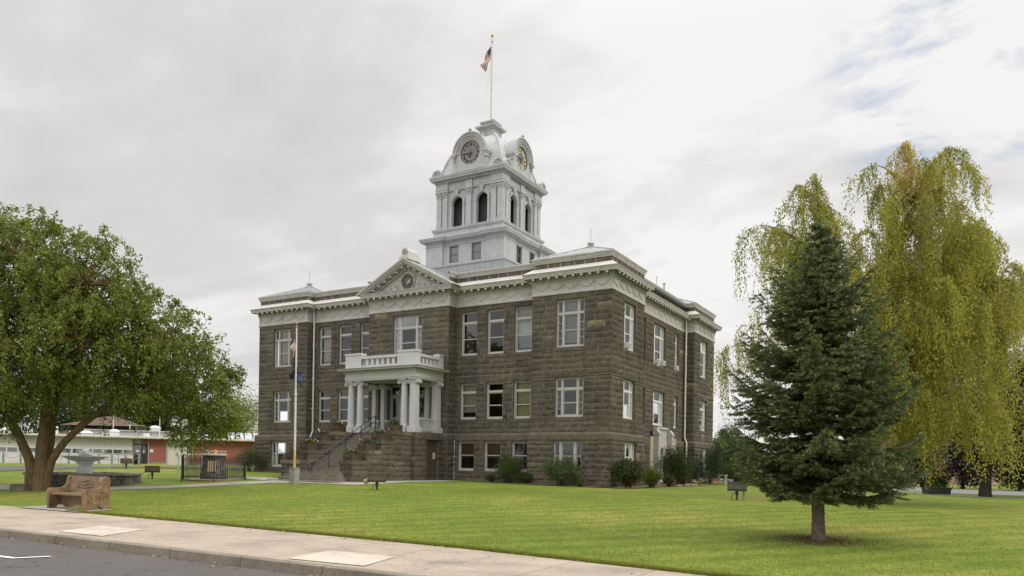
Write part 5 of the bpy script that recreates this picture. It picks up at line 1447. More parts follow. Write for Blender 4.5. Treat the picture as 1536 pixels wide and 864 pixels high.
mb = MB(); mb.box(16.3,18.1,-.02,.29,0,2.78); mb.box(20.4,32,-.02,.29,0,2.78); mb.box(14.9,15.0,-.02,.29,0,2.78); mb.box(15.7,16.3,.1,.29,0,2.78); mb.box(18.1,20.4,.0,.29,2.6,2.78); br_ = mb.build('brick_wall', BRK, BB)
mb = MB(); mb.box(16.3,18.1,-.04,.0,0,.28); mb.box(20.4,32,-.04,.0,0,.25); mb.build('plinth', plain('grey_plinth', (.25,.24,.22), .9, .2, 2.), BB)
xw = -14.
wins = []
while xw < 14.6:
    w_ = .93
    mb = MB()
    mb.box(xw, xw+.09, -.06,.06,1.0,2.76); mb.box(xw+.09, xw+w_,-.04,.05,1.58,1.66); mb.box(xw+.09,xw+w_,-.04,.05,1.06,1.14); mb.box(xw+.09,xw+w_,-.04,.05,2.70,2.76)
    o = mb.build('window', FRAMEW, BB)
    mb = MB(); mb.box(xw+.1,xw+w_-.01,.02,.03,1.14,1.58); mb.build('pane', GLASS, o)
    mb = MB(); mb.box(xw+.1,xw+w_-.01,.0,.01,1.66,2.70); mb.build('blind', BLIND2, o)
    xw += w_
mb = MB(); mb.box(14.98,15.72,.2,.28,0,2.2); mb.box(15.0,15.7,.17,.199,0.1,2.1,1); o = mb.build('glazed_door', [DARKM, GLASS], BB)
mb = MB(); mb.box(15.2,15.5,.14,.165,1.35,1.6); mb.build('door_notice', FRAMEW, o)
mb = MB(); mb.box(15.75,16.2,.03,.09,0,2.15); mb.box(15.85,16.1,.0,.029,1.2,2.0,1); o = mb.build('glazed_door', [DARKM, GLASS], BB)
mb = MB(); mb.box(15.86,15.98,-.03,-.002,1.3,1.55); mb.build('door_notice', FRAMEW, o)
mb = MB(); mb.box(16.5,16.85,-.05,-.021,1.35,1.7); mb.build('wall_notice', FRAMEW, BB)
mb = MB(); mb.box(18.1,18.25,-.05,.29,0,2.6); mb.box(20.25,20.4,-.05,.29,0,2.6); mb.box(18.25,20.25,-.04,.1,2.05,2.6); mb.build('garage_frame', BLU, BB)
mb = MB()
for k in range(5): mb.box(18.26,20.24,.0+.012*(k%2),.1,.0+k*.41,.405+k*.41)
mb.build('garage_door', GAR, BB)
mb = MB(); mb.box(19.95,20.1,-.16,-.041,2.1,2.5); mb.build('wall_lamp', DARKM, BB)
for x in (16.38, 20.75, 21.75, 27.2):
    mb = MB(); mb.tube([(x,-.1,0),(x,-.1,2.8)], .05, 6); mb.build('downpipe', BLU, BB)
mb = MB(); mb.box(-14.6,32.3,-.75,22.5,2.78,2.98); mb.box(-14.6,32.3,-.78,-.751,2.86,3.02,1); mb.build('flat_roof', [plain('roof_gravel', (.36,.33,.29), .9, .2, 3.), plain('white_fascia', (.62,.58,.54), .6)], BB)
mb = MB(); mb.box(10.5,22.5,6,14,2.98,3.75); mb.box(10.3,22.7,5.8,14.2,3.751,3.85); mb.build('upper_roof_block', plain('grey_upper_wall', (.36,.36,.34), .8, .1, 1.), BB)
def roofbox(x, y, a, b, h, cap=True, z=2.98):
    mb = MB(); mb.box(x-a,x+a,y-b,y+b,z,z+h)
    if cap: mb.taper(x,y,z+h+.001,z+h+.25,a*1.25,b*1.25,a*.5,b*.5)
    mb.build('roof_vent', FRAMEW, BB)
roofbox(10.6,2,.5,.5,.3); roofbox(9.3,3,.3,.3,.5,False); roofbox(13.2,2.5,.45,.4,.55); roofbox(1.9,2,.5,.5,.55,False); roofbox(3.6,3,.6,.5,.4); roofbox(16.4,3,.35,.3,.5,False); roofbox(22.3,3,.5,.45,.3); roofbox(7.6,2.5,.4,.4,.9,False); roofbox(19.6,3,.3,.3,.35)
mb = MB(); mb.box(15.6,16.5,8,9,3.85,4.55); mb.box(15.62,16.48,7.98,7.999,3.95,4.45,1); mb.build('roof_condenser', [plain('grey_condenser', (.34,.35,.36), .5), DARKM], BB)
mb = MB(); mb.taper(17.6,8.5,3.85,4.3,.5,.5,.6,.6); mb.lathe([(.62,4.301),(.55,4.45),(.2,4.55),(.001,4.56)], (17.6,8.5,0), 14); mb.build('roof_vent', FRAMEW, BB)
mb = MB(); mb.lathe([(.001,0),(.5,.07),(.85,.28),(.95,.42)], (20.3,9,4.9), 20, 0, Vector((0,0,1)).rotation_difference(Vector((-.25,-.9,.4))).to_matrix(), False); mb.tube([(20.3,9.1,3.8),(20.3,9.1,5.0)], .12, 8); mb.taper(20.6,8.8,3.85,5.2,.75,.5,.45,.4); mb.build('satellite_dish', FRAME, BB)
for x, y, z, h in ((6.5,4,2.98,4.2),(13.1,3,2.98,2.6),(17.6,2,2.98,2.3),(21.3,5,2.98,4.6),(21.9,5,2.98,4.2),(14.9,7,3.8,1.)):
    mb = MB(); mb.tube([(x,y,z),(x,y,z+h)], [.05,.03], 6); mb.build('mast', PIPEW, BB)
mb = MB(); 
for k in range(5): mb.taper(25.2+k*.95, 3.2, 2.98, 3.85+.05*(k%2), .45, .9, .33, .3)
sk = mb.build('roof_skylight', plain('milky_skylight', (.45,.48,.5), .2, .1, 2., spec=.6), BB)
bc = Vector((BO.x+math.cos(BA)*25.9-math.sin(BA)*1.6, BO.y+math.sin(BA)*25.9+math.cos(BA)*1.6, BO.z+2.99))
mb = MB(); mb.box(-.22,.22,-.22,.22,0,.04); mb.lathe([(.17,.04),(.04,.72),(.001,.73)], n=12); mb.lathe([(.135,.25),(.095,.42)], n=12, m=1, cap=False); o = mb.build('traffic_cone', [plain('cone_orange', (.75,.13,.03), .5), FWH], None); o.location = bc; tag(o, 'orange traffic cone standing on the flat roof beside the skylights', 'cone')
# chain barrier before it
t = thing('chain_barrier', (BO.x, BO.y, BO.z), 'row of blue grey posts linked by drooping chain before the white window wall', 'barrier', None, BA)
xsb = [3.62,5.04,6.36,7.76,9.08,10.46,11.7,12.88,14.12,15.36]
POSTB = plain('blue_grey_post', (.17,.23,.26), .6, .15, 5.)
for k, x in enumerate(xsb):
    mb = MB(); mb.box(x-.09,x+.09,-2.29,-2.11,-.1,1.05); mb.taper(x,-2.2,1.051,1.11,.1,.1,.04,.04); mb.build('post', POSTB, t)
    if k < len(xsb)-1:
        x1 = xsb[k+1]; mb = MB(); mb.tube([(x+(x1-x)*q/8,-2.2,.92-.36*(1-(q/4-1)**2)) for q in range(9)], .025, 5); mb.build('chain', POSTB, t)
mb = MB(); mb.box(15.5,18,-2.6,-2.4,-.0,.13); mb.build('kerb_edge', plain('yellow_kerb', (.45,.33,.06), .8, .2, 4.), t)
mb = MB(); mb.tube([(11.8,-1.6,0),(11.8,-1.6,1.05),(15.3,-1.6,1.05),(15.3,-1.6,0)], .03, 6); mb.tube([(11.8,-1.6,.5),(15.3,-1.6,.5)], .025, 6); mb.tube([(13.5,-1.6,0),(13.5,-1.6,1.05)], .025, 6); o = mb.build('handrail', plain('dark_handrail', (.09,.07,.06), .6), None); o.location = BO; o.rotation_euler = (0,0,BA); tag(o, 'dark pipe handrail along the ramp behind the chain posts', 'handrail')
# brown two tier roof behind
HR = thing('hip_roofed_house', (-97.5, 34.0, .9), 'house with a brown two tier hipped roof rising behind the flat roof', 'house', None, R(40))
BRR = plain('brown_shingle', (.105,.07,.05), .9, .15, 2.)
mb = MB(); mb.box(-8,8,-6,6,0,3.0); mb.build('wall', plain('brown_wall', (.12,.09,.07), .9), HR)
mb = MB(); mb.taper(0,0,3.0,5.0,9.5,7.5,4.6,3.6); mb.build('lower_roof', BRR, HR)
mb = MB(); mb.box(-4,4,-3.2,3.2,5.0,5.6); mb.build('lantern_wall', DARKM, HR)
mb = MB(); mb.taper(0,0,5.6,7.2,5.6,4.6,.6,.4); mb.build('upper_roof', BRR, HR)
# house behind on the right, tan building farther right
HS = thing('grey_roofed_house', (-10.6, 58.3, .55), 'grey roofed low house glimpsed past the rear corner of the courthouse', 'house', None, R(-30))
mb = MB(); mb.box(-7,7,-5,5,0,2.9); mb.build('wall', plain('taupe_wall', (.12,.105,.095), .8), HS)
mb = MB(); mb.box(-7.5,7.5,-5.5,5.5,2.9,3.15); mb.build('fascia', plain('pale_fascia', (.3,.28,.26), .7), HS)
mb = MB(); mb.taper(0,0,3.151,4.6,7.5,5.5,3.2,.3); mb.build('roof', plain('grey_roof', (.16,.16,.17), .8), HS)
mb = MB(); mb.box(2,2.5,-2.5,-2,3.3,4.7); mb.build('chimney', PIPE, HS)
TB = thing('tan_house', (13.5, 56., .4), 'tan walled house half hidden behind the weeping birch', 'house', None, R(-25))
mb = MB(); mb.box(-5,5,-4,4,0,5.6); mb.build('wall', plain('tan_wall', (.36,.27,.19), .85), TB)
mb = MB(); mb.taper(0,0,5.6,7.4,5.6,4.6,1.8,.2); mb.build('roof', BRR, TB)
mb = MB(); mb.box(-1.2,1.2,-4.06,-4.001,1,2.4); w_ = mb.build('window', FRAMEW, TB)
mb = MB(); mb.box(-1.1,1.1,-4.09,-4.061,1.1,2.3); mb.build('pane', GLASS, w_)
# utility pole with crossarm just behind the far corner of the courthouse
UP = thing('utility_pole', (-47.3, 19.4, .95), 'wooden utility pole whose crossarm shows past the left end of the courthouse', 'utility pole', None, R(20))
mb = MB(); mb.tube([(0,0,-.2),(0,0,8.2)], [.16,.11], 10); mb.build('pole', plain('grey_pole_wood', (.15,.12,.09), .9, .2, 4.), UP)
mb = MB(); mb.box(-1.2,1.2,-.06,.06,6.65,6.78); mb.box(-1.1,.9,-.06,.06,5.95,6.05); mb.build('crossarm', plain('arm_wood', (.15,.12,.09), .9), UP)
mb = MB(); mb.lathe([(.2,5.2),(.22,5.25),(.22,5.95),(.2,6.0)], (-.55,0,0), 12); mb.build('transformer', PIPE, UP)
for k in (-1.05,-.5,.5,1.05):
    mb = MB(); mb.lathe([(.03,6.78),(.06,6.84),(.06,6.9),(.02,6.94)], (k,0,0), 8); mb.build('insulator', FRAMEW, UP)
mb = MB()
for z0, z1 in ((6.2,4.3),(7.9,6.5)):
    P0, P1 = Vector((-47.3,19.4,z0)), Vector((-62,30,z1)); mb.tube([P0.lerp(P1, q/10)-Vector((0,0,.6*(1-(q/5-1)**2))) for q in range(11)], .022, 4, 0, False)
o = mb.build('overhead_wire', BLACK, None); tag(o, 'pair of thin overhead wires sagging from the utility pole toward the brick building', 'wire')
# ------------------------------------------------------------------ trees and shrubs
def bark(name, c0, c1, sc_=(6,6,1.2), sc=3.):
    m, n, l, b = newmat(name); g = noise(n, l, sc, 8, .7, None, sc_)
    l.new(ramp(n, l, g, [(.32, c0), (.66, c1)]), b.inputs['Base Color']); b.inputs['Roughness'].default_value = .95; b.inputs['Specular IOR Level'].default_value = .1
    bump(n, l, b, g, 1., .06); return m
BARK = bark('ochre_brown_bark', (.075,.055,.03), (.24,.17,.085)); BARKD = bark('dark_bark', (.03,.025,.02), (.08,.065,.05)); BARKG = bark('grey_spruce_bark', (.11,.085,.065), (.25,.2,.165), (3,3,2.2))
LEAFG = leafmat('elm_leaves', [(0., (.085,.125,.02)), (.5, (.18,.225,.036)), (.85, (.27,.30,.065)), (1., (.37,.37,.14))], .5)
LEAFB = leafmat('birch_leaves', [(0., (.20,.23,.04)), (.45, (.36,.37,.058)), (.8, (.49,.455,.08)), (.96, (.54,.44,.10)), (1., (.46,.30,.10))], .55)
LEAFP = leafmat('purple_leaves', [(0., (.010,.006,.009)), (.6, (.024,.014,.02)), (1., (.055,.04,.055))], .15)
LEAFD = leafmat('dark_green_leaves', [(0., (.022,.036,.013)), (.6, (.05,.075,.024)), (1., (.10,.125,.04))], .3)
LEAFM = leafmat('shrub_leaves', [(0., (.04,.07,.02)), (.6, (.09,.13,.04)), (1., (.18,.21,.07))], .35)
LEAFY = leafmat('yellow_green_leaves', [(0., (.05,.075,.01)), (.6, (.12,.15,.018)), (1., (.2,.22,.04))], .35)
LEAFR = leafmat('reddish_leaves', [(0., (.03,.045,.012)), (.55, (.06,.08,.02)), (.8, (.11,.05,.03)), (1., (.2,.06,.05))], .25)
NEED = leafmat('blue_green_needles', [(0., (.055,.08,.03)), (.6, (.14,.18,.065)), (1., (.27,.30,.13))], .28)
def viewdirs(u):
    a = YAW + math.atan((u-768)/1144.334)
    return Vector((math.cos(YAW), -math.sin(YAW), 0)), Vector((math.sin(a), math.cos(a), 0))
def curve_pts(a, b, sag, n=8, wob=.1, rg=rnd):
    out = []; off_ = Vector((rg.uniform(-1,1), rg.uniform(-1,1), 0))*wob
    for i in range(n+1):
        t = i/n; p = a.lerp(b, t); k = math.sin(PI*t); out.append(p + Vector((0,0,1))*sag*k + off_*k)
    return out
def lump_tree(name, loc, label, lumps, leaf, barkm, trunks, nclust, leaves_per, lsize, lw, seed, group=None, rt=None, fw=None, droop=.6, twig=.7, cat='tree', limbs=True, spread=.09, fork=.45):
    """lumps: (right, away, up, radius) in metres about the base"""
    t = thing(name, loc, label, cat, group); rg = np.random.default_rng(seed); rr = random.Random(seed)
    L_ = [(rt*a + fw*b + Vector((0,0,c)), r) for a, b, c, r in lumps]
    tb = MB(); forks = []
    for pts, rad in trunks:
        P = [rt*p[0]+fw*p[1]+Vector((0,0,p[2])) for p in pts]
        # resample a little for an uneven outline
        Q, RR = [], []
        for i in range(len(P)-1):
            for k in range(4):
                f = k/4; Q.append(P[i].lerp(P[i+1], f)+Vector((rr.uniform(-1,1), rr.uniform(-1,1), 0))*rad[i]*.06); RR.append((rad[i]*(1-f)+rad[i+1]*f)*rr.uniform(.96,1.05))
        Q.append(P[-1]); RR.append(rad[-1])
        tb.tube(Q, RR, 12); forks.append((P[-1], rad[-1])); 
        if len(P) > 2: forks.append((P[-2], rad[-2]*.8))
    W_ = np.array([r*r for _, r in L_]); W_ = W_/W_.sum()
    cc, cd_ = [], []
    lb = MB()
    for (c, r), w_ in zip(L_, W_):
        k = max(3, int(round(nclust*w_)))
        if limbs:
            f = min(forks, key=lambda q: (q[0]-c).length + (3 if q[0].z > c.z+.5 else 0))
            pts = curve_pts(f[0]-Vector((0,0,.05)), c, rr.uniform(-.1,.35)*r, 8, .25*r, rr); r0 = min(f[1]*.6, .03+.05*r); lb.tube(pts, [r0*(1-.8*i/8) for i in range(9)], 6, 0, False)
        for i in range(k):
            v = rg.normal(size=3); v /= np.linalg.norm(v); q = r*(.35+.68*rg.random()**.5)
            if v[2] < 0: v[2] *= .8
            p = np.array(c) + v*q
            if p[2] < .25*1: continue
            cc.append(p); cd_.append(v)
            if limbs and i % 3 == 0:
                lb.tube(curve_pts(Vector(c)+Vector(v)*r*.15, Vector(p), .1*r, 4, .1*r, rr), [.012+.012*r, .010+.008*r, .012, .008, .004], 4, 0, False)
    cc = np.array(cc); cd_ = np.array(cd_); n = len(cc)
    # sprays: a few twigs per cluster, leaves along them
    per = leaves_per; K = n*per
    idx = np.repeat(np.arange(n), per); tw = rg.integers(0, 4, K) + idx*4
    tdir = unit(np.repeat(cd_, 4, 0)*.7 + rg.normal(0, .65, (n*4, 3)) + np.array([0,0,-droop]))
    s_ = rg.random(K)
    size = twig*rg.uniform(.6, 1.3, n)
    pos = cc[idx] + tdir[tw]*(s_*size[idx])[:,None] + np.array([0,0,-1])*(droop*.5*size[idx]*s_**2)[:,None] + rg.normal(0, spread, (K,3))
    d = unit(tdir[tw]*.5 + rg.normal(0,.6,(K,3)) + np.array([0,0,-droop*.7]))
    ctone = rg.normal(0, .17, n)
    tint = np.clip(.45 + ctone[idx] + rg.normal(0,.17,K) + (rg.random(K) > .975)*.4, 0, 1)
    ok = pos[:,2] > .05
    np_mesh('crown', leaf_quads(pos[ok], d[ok], lsize*rg.uniform(.7,1.25,ok.sum()), lw, rg, 1.3), 4, leaf, tint[ok], t)
    tb.build('trunk', barkm, t, smooth=True)
    if limbs: lb.build('branches', barkm, t, smooth=True, recalc=False)
    return t
# --- spreading tree, left
rt, fw = viewdirs(58); S = 34.2
def lp(lst, u0, v0, S): return [((u-u0)/S, d, (v0-v)/S, r/S) for u, v, r, d in lst]
lum = lp([(-40,420,110,0),(40,400,75,-1),(62,425,80,2),(122,432,75,-1.4),(140,440,70,1.5),(192,485,68,0),(245,512,60,-1),(258,505,55,1.5),(300,545,50,0),(205,542,60,1),(110,525,66,-2.2),(20,540,82,-2),(-80,520,110,1),(-130,450,110,0),(315,598,36,-.5),(338,548,26,.5),(272,588,38,.5),(5,350,38,0),(-60,340,70,1),(-150,560,90,0),(15,575,52,1.5),(100,560,36,.5),(-70,590,70,-1),(285,640,24,-.3),(335,612,32,.2),(300,628,34,.4),(150,588,40,-.8),(205,588,38,-1),(10,605,48,-1.2),(-45,620,56,.5),(60,350,24,0),(128,352,20,0),(60,500,80,0),(150,510,70,0)], 58, 735, S)
tr = [([(-.16,0,-.2),(-.22,.0,.5),(-.50,.0,1.5),(-.92,.1,2.4),(-1.5,.2,3.3),(-2.5,.4,4.6)], [.32,.23,.20,.18,.15,.1]),
      ([(.04,-.05,-.2),(.04,-.05,.5),(.08,-.1,1.5),(.2,-.1,2.6),(.3,0,4.0),(.2,.1,6.0)], [.38,.29,.25,.22,.18,.1]),
      ([(.24,.05,-.2),(.28,.05,.5),(.55,.05,1.35),(1.1,.05,2.15),(1.8,0,2.85),(2.6,.0,3.5),(3.8,0,4.4)], [.3,.21,.17,.15,.14,.12,.08]),
      ([(.1,.15,0),(.35,.2,1.4),(.5,.4,2.8),(.9,1.2,5)], [.22,.2,.18,.1])]
lump_tree('broadleaf_tree', (-19.2,-18.25,.25), 'broad spreading green tree with three forked ochre trunks beside the fountain', lum, LEAFG, BARK, tr, 2700, 70, .125, .08, 1, None, rt, fw, .75, .68, spread=.06)
# --- trees and conifers of the background
def bgtree(name, loc, u, label, w_, h_, seed, leaf=LEAFD, nl=26, cl=260, ls=.34, group=None, low=.25, slim=1.0, cat='tree'):
    rt, fw = viewdirs(u); rr = random.Random(seed); L_ = []
    for k in range(11):
        f = k/10; z = h_*(low+(1-low)*f); wid = w_*.5*(math.sin(PI*(.18+.74*f))**.8)*slim
        for _ in range(2): L_.append((rr.uniform(-.55,.55)*wid*1.2, rr.uniform(-.5,.5)*wid, z-h_*.06, wid*rr.uniform(.45,.65)))
    return lump_tree(name, loc, label, L_, leaf, BARKD, [([(0,0,-.2),(0,0,h_*.4),(.1,0,h_*.85)], [.03*h_,.022*h_,.008*h_])], cl, nl, ls, ls*.62, seed, group, rt, fw, .4, .12*w_, limbs=True, spread=.05*w_, cat=cat)
def cone_tree(name, loc, label, h_, r_, seed, leaf, group=None, n=9000, ls=.5):
    t = thing(name, loc, label, 'conifer', group); rg = np.random.default_rng(seed)
    f = rg.random(n)**.75; wh = np.floor(f*16)/16; f2 = wh + (f-wh)*.6
    a = rg.integers(0, 9, n)*2*PI/9 + np.floor(f*16)*.7 + rg.normal(0,.16,n)
    rad = r_*(1-f2)**.85*(.3+.7*rg.random(n)**.6)
    z = h_*(.06+.94*f2) - rad*.22
    p = np.stack([rad*np.cos(a), rad*np.sin(a), z], 1); d = np.stack([np.cos(a), np.sin(a), rg.normal(-.25,.3,n)], 1)
    np_mesh('crown', leaf_quads(p, d, ls*rg.uniform(.6,1.3,n), ls*.3, rg), 4, leaf, np.clip(rg.normal(.45,.2,n),0,1), t)
    mb = MB(); mb.tube([(0,0,-.3),(0,0,h_*.95)], [.02*h_+.05,.02], 8); mb.build('trunk', BARKD, t)
    return t
cone_tree('conifer', (-95.5,39.5,.9), 'dark conifer standing behind the hip roofed house, right of its upper roof', 13.5, 5.4, 31, LEAFD, None, 11000, .8)
bgtree('shade_tree', (-112,36,.9), 100, 'tall dark tree behind the hip roofed house, seen left of the forked trunks', 17, 17, 41, nl=40, cl=420, ls=.5, low=.08)
bgtree('shade_tree', (-104,46,.9), 190, 'tall dark tree with a bare trunk behind the brown upper roof', 15, 17, 42, nl=40, cl=420, ls=.5, low=.2)
bgtree('shade_tree', (-74.5,37.5,.9), 308, 'rounded mid green tree rising behind the brick end of the flat roofed building', 10.5, 10.5, 43, LEAFG, 30, 320, .3)
bgtree('shade_tree', (-116,20,.9), 30, 'dark tree far left behind the white window wall', 18, 15, 44, nl=40, cl=420, ls=.5, low=.08)
cone_tree('conifer', (-7.0,48.5,.5), 'slim dark conifer beyond the rear corner of the courthouse', 5.6, 1.9, 33, LEAFD, None, 3500, .4)
bgtree('leafy_shrub', (-1.9,26.6,.5), 1092, 'large yellow green shrub behind the rear corner of the courthouse', 3.2, 3.5, 45, LEAFM, 44, 170, .15, None, .1, cat='shrub')
bgtree('leafy_shrub', (.9,23.6,.5), 1120, 'dark bushy shrub behind the lower left branches of the spruce', 2.6, 3.2, 46, LEAFD, 44, 170, .14, None, .1, cat='shrub')
bgtree('shade_tree', (-4.4,42.5,.5), 1100, 'rounded green tree filling the gap between courthouse and spruce, beyond the shrubs', 4.6, 5.6, 50, LEAFM, 44, 240, .2, None, .1)
bgtree('leafy_shrub', (3.2,38,.5), 1190, 'dark shrub beyond the car park behind the spruce trunk', 5, 3.2, 47, LEAFD, 36, 170, .2, None, .12, cat='shrub')
bgtree('leafy_shrub', (8.,44,.5), 1300, 'broad dark shrub beyond the birch trunk', 6, 3.4, 48, LEAFD, 36, 180, .2, None, .12, cat='shrub')
bgtree('leafy_shrub', (11.6,22.5,.4), 1375, 'small green shrub left of the planter trough', 1.7, 1.5, 49, LEAFM, 40, 90, .12, None, .15, cat='shrub')
for k, (x, y, w_, h_, lf, lb_) in enumerate([(16.0,31.,4.2,4.6,LEAFP,'purple leaved shrub just right of the planter trough'),(19.5,29.5,4.4,3.2,LEAFD,'dark green shrub behind the purple tree trunk'),(23.4,27.,4.6,3.4,LEAFP,'purple leaved shrub at the right edge behind the purple tree'),(13.2,33.5,3.8,5.2,LEAFP,'tall purple leaved shrub behind the planter trough')]):
    bgtree('leafy_shrub', (x,y,.4), 1430+40*k, lb_, w_, h_, 60+k, lf, 40, 170, .17, None, .2, cat='shrub')
rt, fw = viewdirs(1477); S = 28.3
lum = lp([(1450,620,42,0),(1500,600,48,-.5),(1530,640,46,.5),(1560,580,55,0),(1475,660,34,-1),(1520,690,26,-.6),(1545,700,30,0),(1595,640,60,0),(1510,560,36,.5),(1440,665,26,.5),(1480,600,36,1.5)], 1477, 746, S)
lump_tree('purple_leaf_plum', (16.89,10.9,.37), 'dark purple leaved tree with a stout trunk at the right edge of the lawn', lum, LEAFP, BARKD, [([(0,0,-.2),(.02,0,.6),(.05,0,1.6),(.2,0,2.6)], [.36,.27,.24,.2]),([(.05,0,1.4),(.9,.1,2.6),(1.5,.1,3.6)],[.2,.15,.1]),([(0,0,1.4),(-.7,.1,2.6),(-.9,.1,3.6)],[.18,.13,.08])], 900, 50, .13, .085, 71, None, rt, fw, .4, .55)
# --- weeping birch
def mk_birchbark():
    m, n, l, b = newmat('white_birch_bark'); g = noise(n, l, 4., 7, .7, None, (1.5,1.5,4.)); f = noise(n, l, 2.2, 5, .7)
    k = ramp(n, l, g, [(.52, (0,0,0)), (.60, (1,1,1))]); c = mixc(n, l, k, ramp(n, l, f, [(.3, (.34,.31,.28)), (.7, (.55,.53,.5))]), (.045,.04,.035))
    l.new(c, b.inputs['Base Color']); b.inputs['Roughness'].default_value = .9; bump(n, l, b, g, .6, .04); return m
bp_ = Vector((11.84,-3.66,.42)); S = 37.6; rt, fw = viewdirs(1272)
t = thing('weeping_birch', bp_, 'tall weeping birch with yellowing hanging branches and a flared white trunk behind the spruce', 'tree')
def bw(u, v, d): return rt*((u-1272)/S) + fw*d + Vector((0,0,(753-v)/S))
tb = MB()
main = [(1272,760,0),(1276,735,0),(1284,690,.1),(1292,600,.2),(1306,500,.2),(1328,400,.1),(1362,310,0),(1400,248,.2)]
tb.tube([bw(*q) for q in main], [.62,.42,.33,.27,.21,.15,.09,.04], 12)
lead2 = [(1288,640,0),(1270,540,-.2),(1245,440,-.2),(1222,350,0),(1205,295,0)]; tb.tube([bw(*q) for q in lead2], [.2,.16,.12,.08,.03], 8)
lead3 = [(1294,620,.2),(1350,540,.3),(1420,470,.2),(1490,425,.1)]; tb.tube([bw(*q) for q in lead3], [.2,.15,.1,.04], 8)
arcs = [(1130,352,-1),(1150,332,1),(1185,282,0),(1215,278,-1),(1238,300,1.5),(1200,330,-2),(1140,420,2),(1106,492,0),(1092,525,-.5),(1162,400,-2),(1180,380,2.5),(1225,390,-2.6),(1170,460,-2.5),
        (1292,250,0),(1318,244,1.5),(1345,236,-1.5),(1378,238,0),(1420,218,.5),(1438,258,-1),(1400,262,-2.3),(1440,300,2),(1450,335,0),(1430,372,-3),(1458,392,1),(1372,332,-3),(1322,332,-3),(1302,400,-3.4),(1280,330,2),
        (1500,412,0),(1530,392,.5),(1522,452,-1),(1490,452,-2.5),(1450,470,-3.4),(1400,450,-4),(1360,482,-4),(1490,545,-1),(1420,540,-4),(1340,562,-4),(1470,560,-3.4),(1250,352,-2),(1270,422,-3.4),(1222,455,-3),
        (1330,450,3),(1400,430,3.4),(1460,470,3),(1250,470,3),(1310,520,3.6),(1390,540,3.8),(1360,280,2.4),(1405,300,3),(1500,500,2.4),(1375,400,-3.6),(1440,430,-2.),(1475,500,-.5),(1395,500,-3.),(1345,410,-2.),(1310,290,-1.),(1420,600,-3.6),(1480,610,-2.8),(1375,600,-3.8)]
ra = random.Random(21)
for (ua, ub, va, vb, k_) in ((1395,1490,350,470,9),(1485,1525,390,480,7),(1330,1400,290,420,5),(1130,1245,360,560,8),(1300,1435,300,540,15),(1325,1515,440,600,20),(1300,1420,400,560,5)):
    for _ in range(k_): arcs.append((ra.uniform(ua,ub), ra.uniform(va,vb), ra.uniform(-3.6,2.6)))
skel = [bw(*q) for q in main[2:]] + [bw(*q) for q in lead2] + [bw(*q) for q in lead3]
rg = np.random.default_rng(5); rr = random.Random(5); P_, D_, T_ = [], [], []
lb = MB()
for (u, v, d) in arcs:
    tip = bw(u, v, d)
    cand = [q for q in skel if q.z < tip.z-.5] or skel[:1]
    st = min(cand, key=lambda q: (Vector((q.x,q.y,0))-Vector((tip.x,tip.y,0))).length*.7 + abs(tip.z-q.z-2.0))
    pts = []
    for i in range(13):
        f = i/12; p = st.lerp(tip, f); p.z = st.z + (tip.z-st.z)*math.sin(f*PI*.5)**.9 + .25*math.sin(PI*f); pts.append(p)
    end = (tip-st); end.z = 0; end = end.normalized() if end.length > .01 else rt
    pts += [tip+end*.12+Vector((0,0,-.14)), tip+end*.2+Vector((0,0,-.5))]
    lb.tube(pts, [max(.006, .05*(1-i/14)) for i in range(15)], 5, 0, False)
    tone = rr.gauss(0, .12)
    gside = Vector((0,0,0)); gf = 1.; gL = 1.; gt = 0.
    for k in range(rr.randint(66, 96)):
        
        if k % 6 == 0:
            gf = 1-.78*rr.random()**1.3; gL = rr.uniform(.7, 2.7); gt = rr.gauss(0,.10)
            gside = Vector((max(-.65,min(.65,rr.gauss(0,.36))), max(-.65,min(.65,rr.gauss(0,.36))), rr.gauss(-.1,.18)))
        f = min(1, max(.2, gf+rr.gauss(0,.025))); i = f*14; i0 = min(int(i), 13); p0 = pts[i0].lerp(pts[i0+1], i-i0)
        side = gside + Vector((rr.gauss(0,.07), rr.gauss(0,.07), rr.gauss(0,.05)))
        L0 = gL*rr.uniform(.75,1.15)*(.75 if v < 300 else 1.05)
        L0 = min(L0, p0.z-1.0)
        if L0 < .3: continue
        if rr.random() < .25: L0 *= .5
        sway = Vector((rr.gauss(.05,.09), rr.gauss(0,.09), 0))
        n_ = int(L0/.05); s_ = np.linspace(0, 1, n_)
        base = np.array(p0)+np.outer(np.minimum(s_*L0/.45, 1)**.7, np.array(side))
        pos = base + np.outer(s_**1.6*L0, np.array(sway)); pos[:,2] -= s_*L0
        pos += rg.normal(0, .06, pos.shape); kp = np.sin(s_*L0*rr.uniform(5,9)+rr.uniform(0,6)) + rg.normal(0,.5,n_) > -.75; pos = pos[kp]; s_ = s_[kp]; n_ = len(s_)
        P_.append(pos); D_.append(rg.normal(0,.55,pos.shape)+np.array([0,0,-.9])); T_.append(np.clip(.42+tone+gt+rr.gauss(0,.08)+rg.normal(0,.16,n_)+.18*s_*rr.random(),0,1))
        if k % 3 == 0: lb.tube([p0 + side*min(q*L0/.45,1)**.7 + sway*(q**1.6*L0) - Vector((0,0,q*L0)) for q in (0,.06,.14,.25,.5,.75,.97)], [.007,.007,.006,.006,.005,.004,.002], 3, 0, False)
P_ = np.concatenate(P_); D_ = np.concatenate(D_); T_ = np.concatenate(T_)
np_mesh('crown', leaf_quads(P_, D_, .11*rg.uniform(.7,1.3,len(P_)), .05, rg, .6), 4, LEAFB, T_, t)
tb.build('trunk', mk_birchbark(), t, smooth=True); lb.build('branches', bark('birch_twig', (.12,.09,.05), (.25,.2,.13)), t, recalc=False)
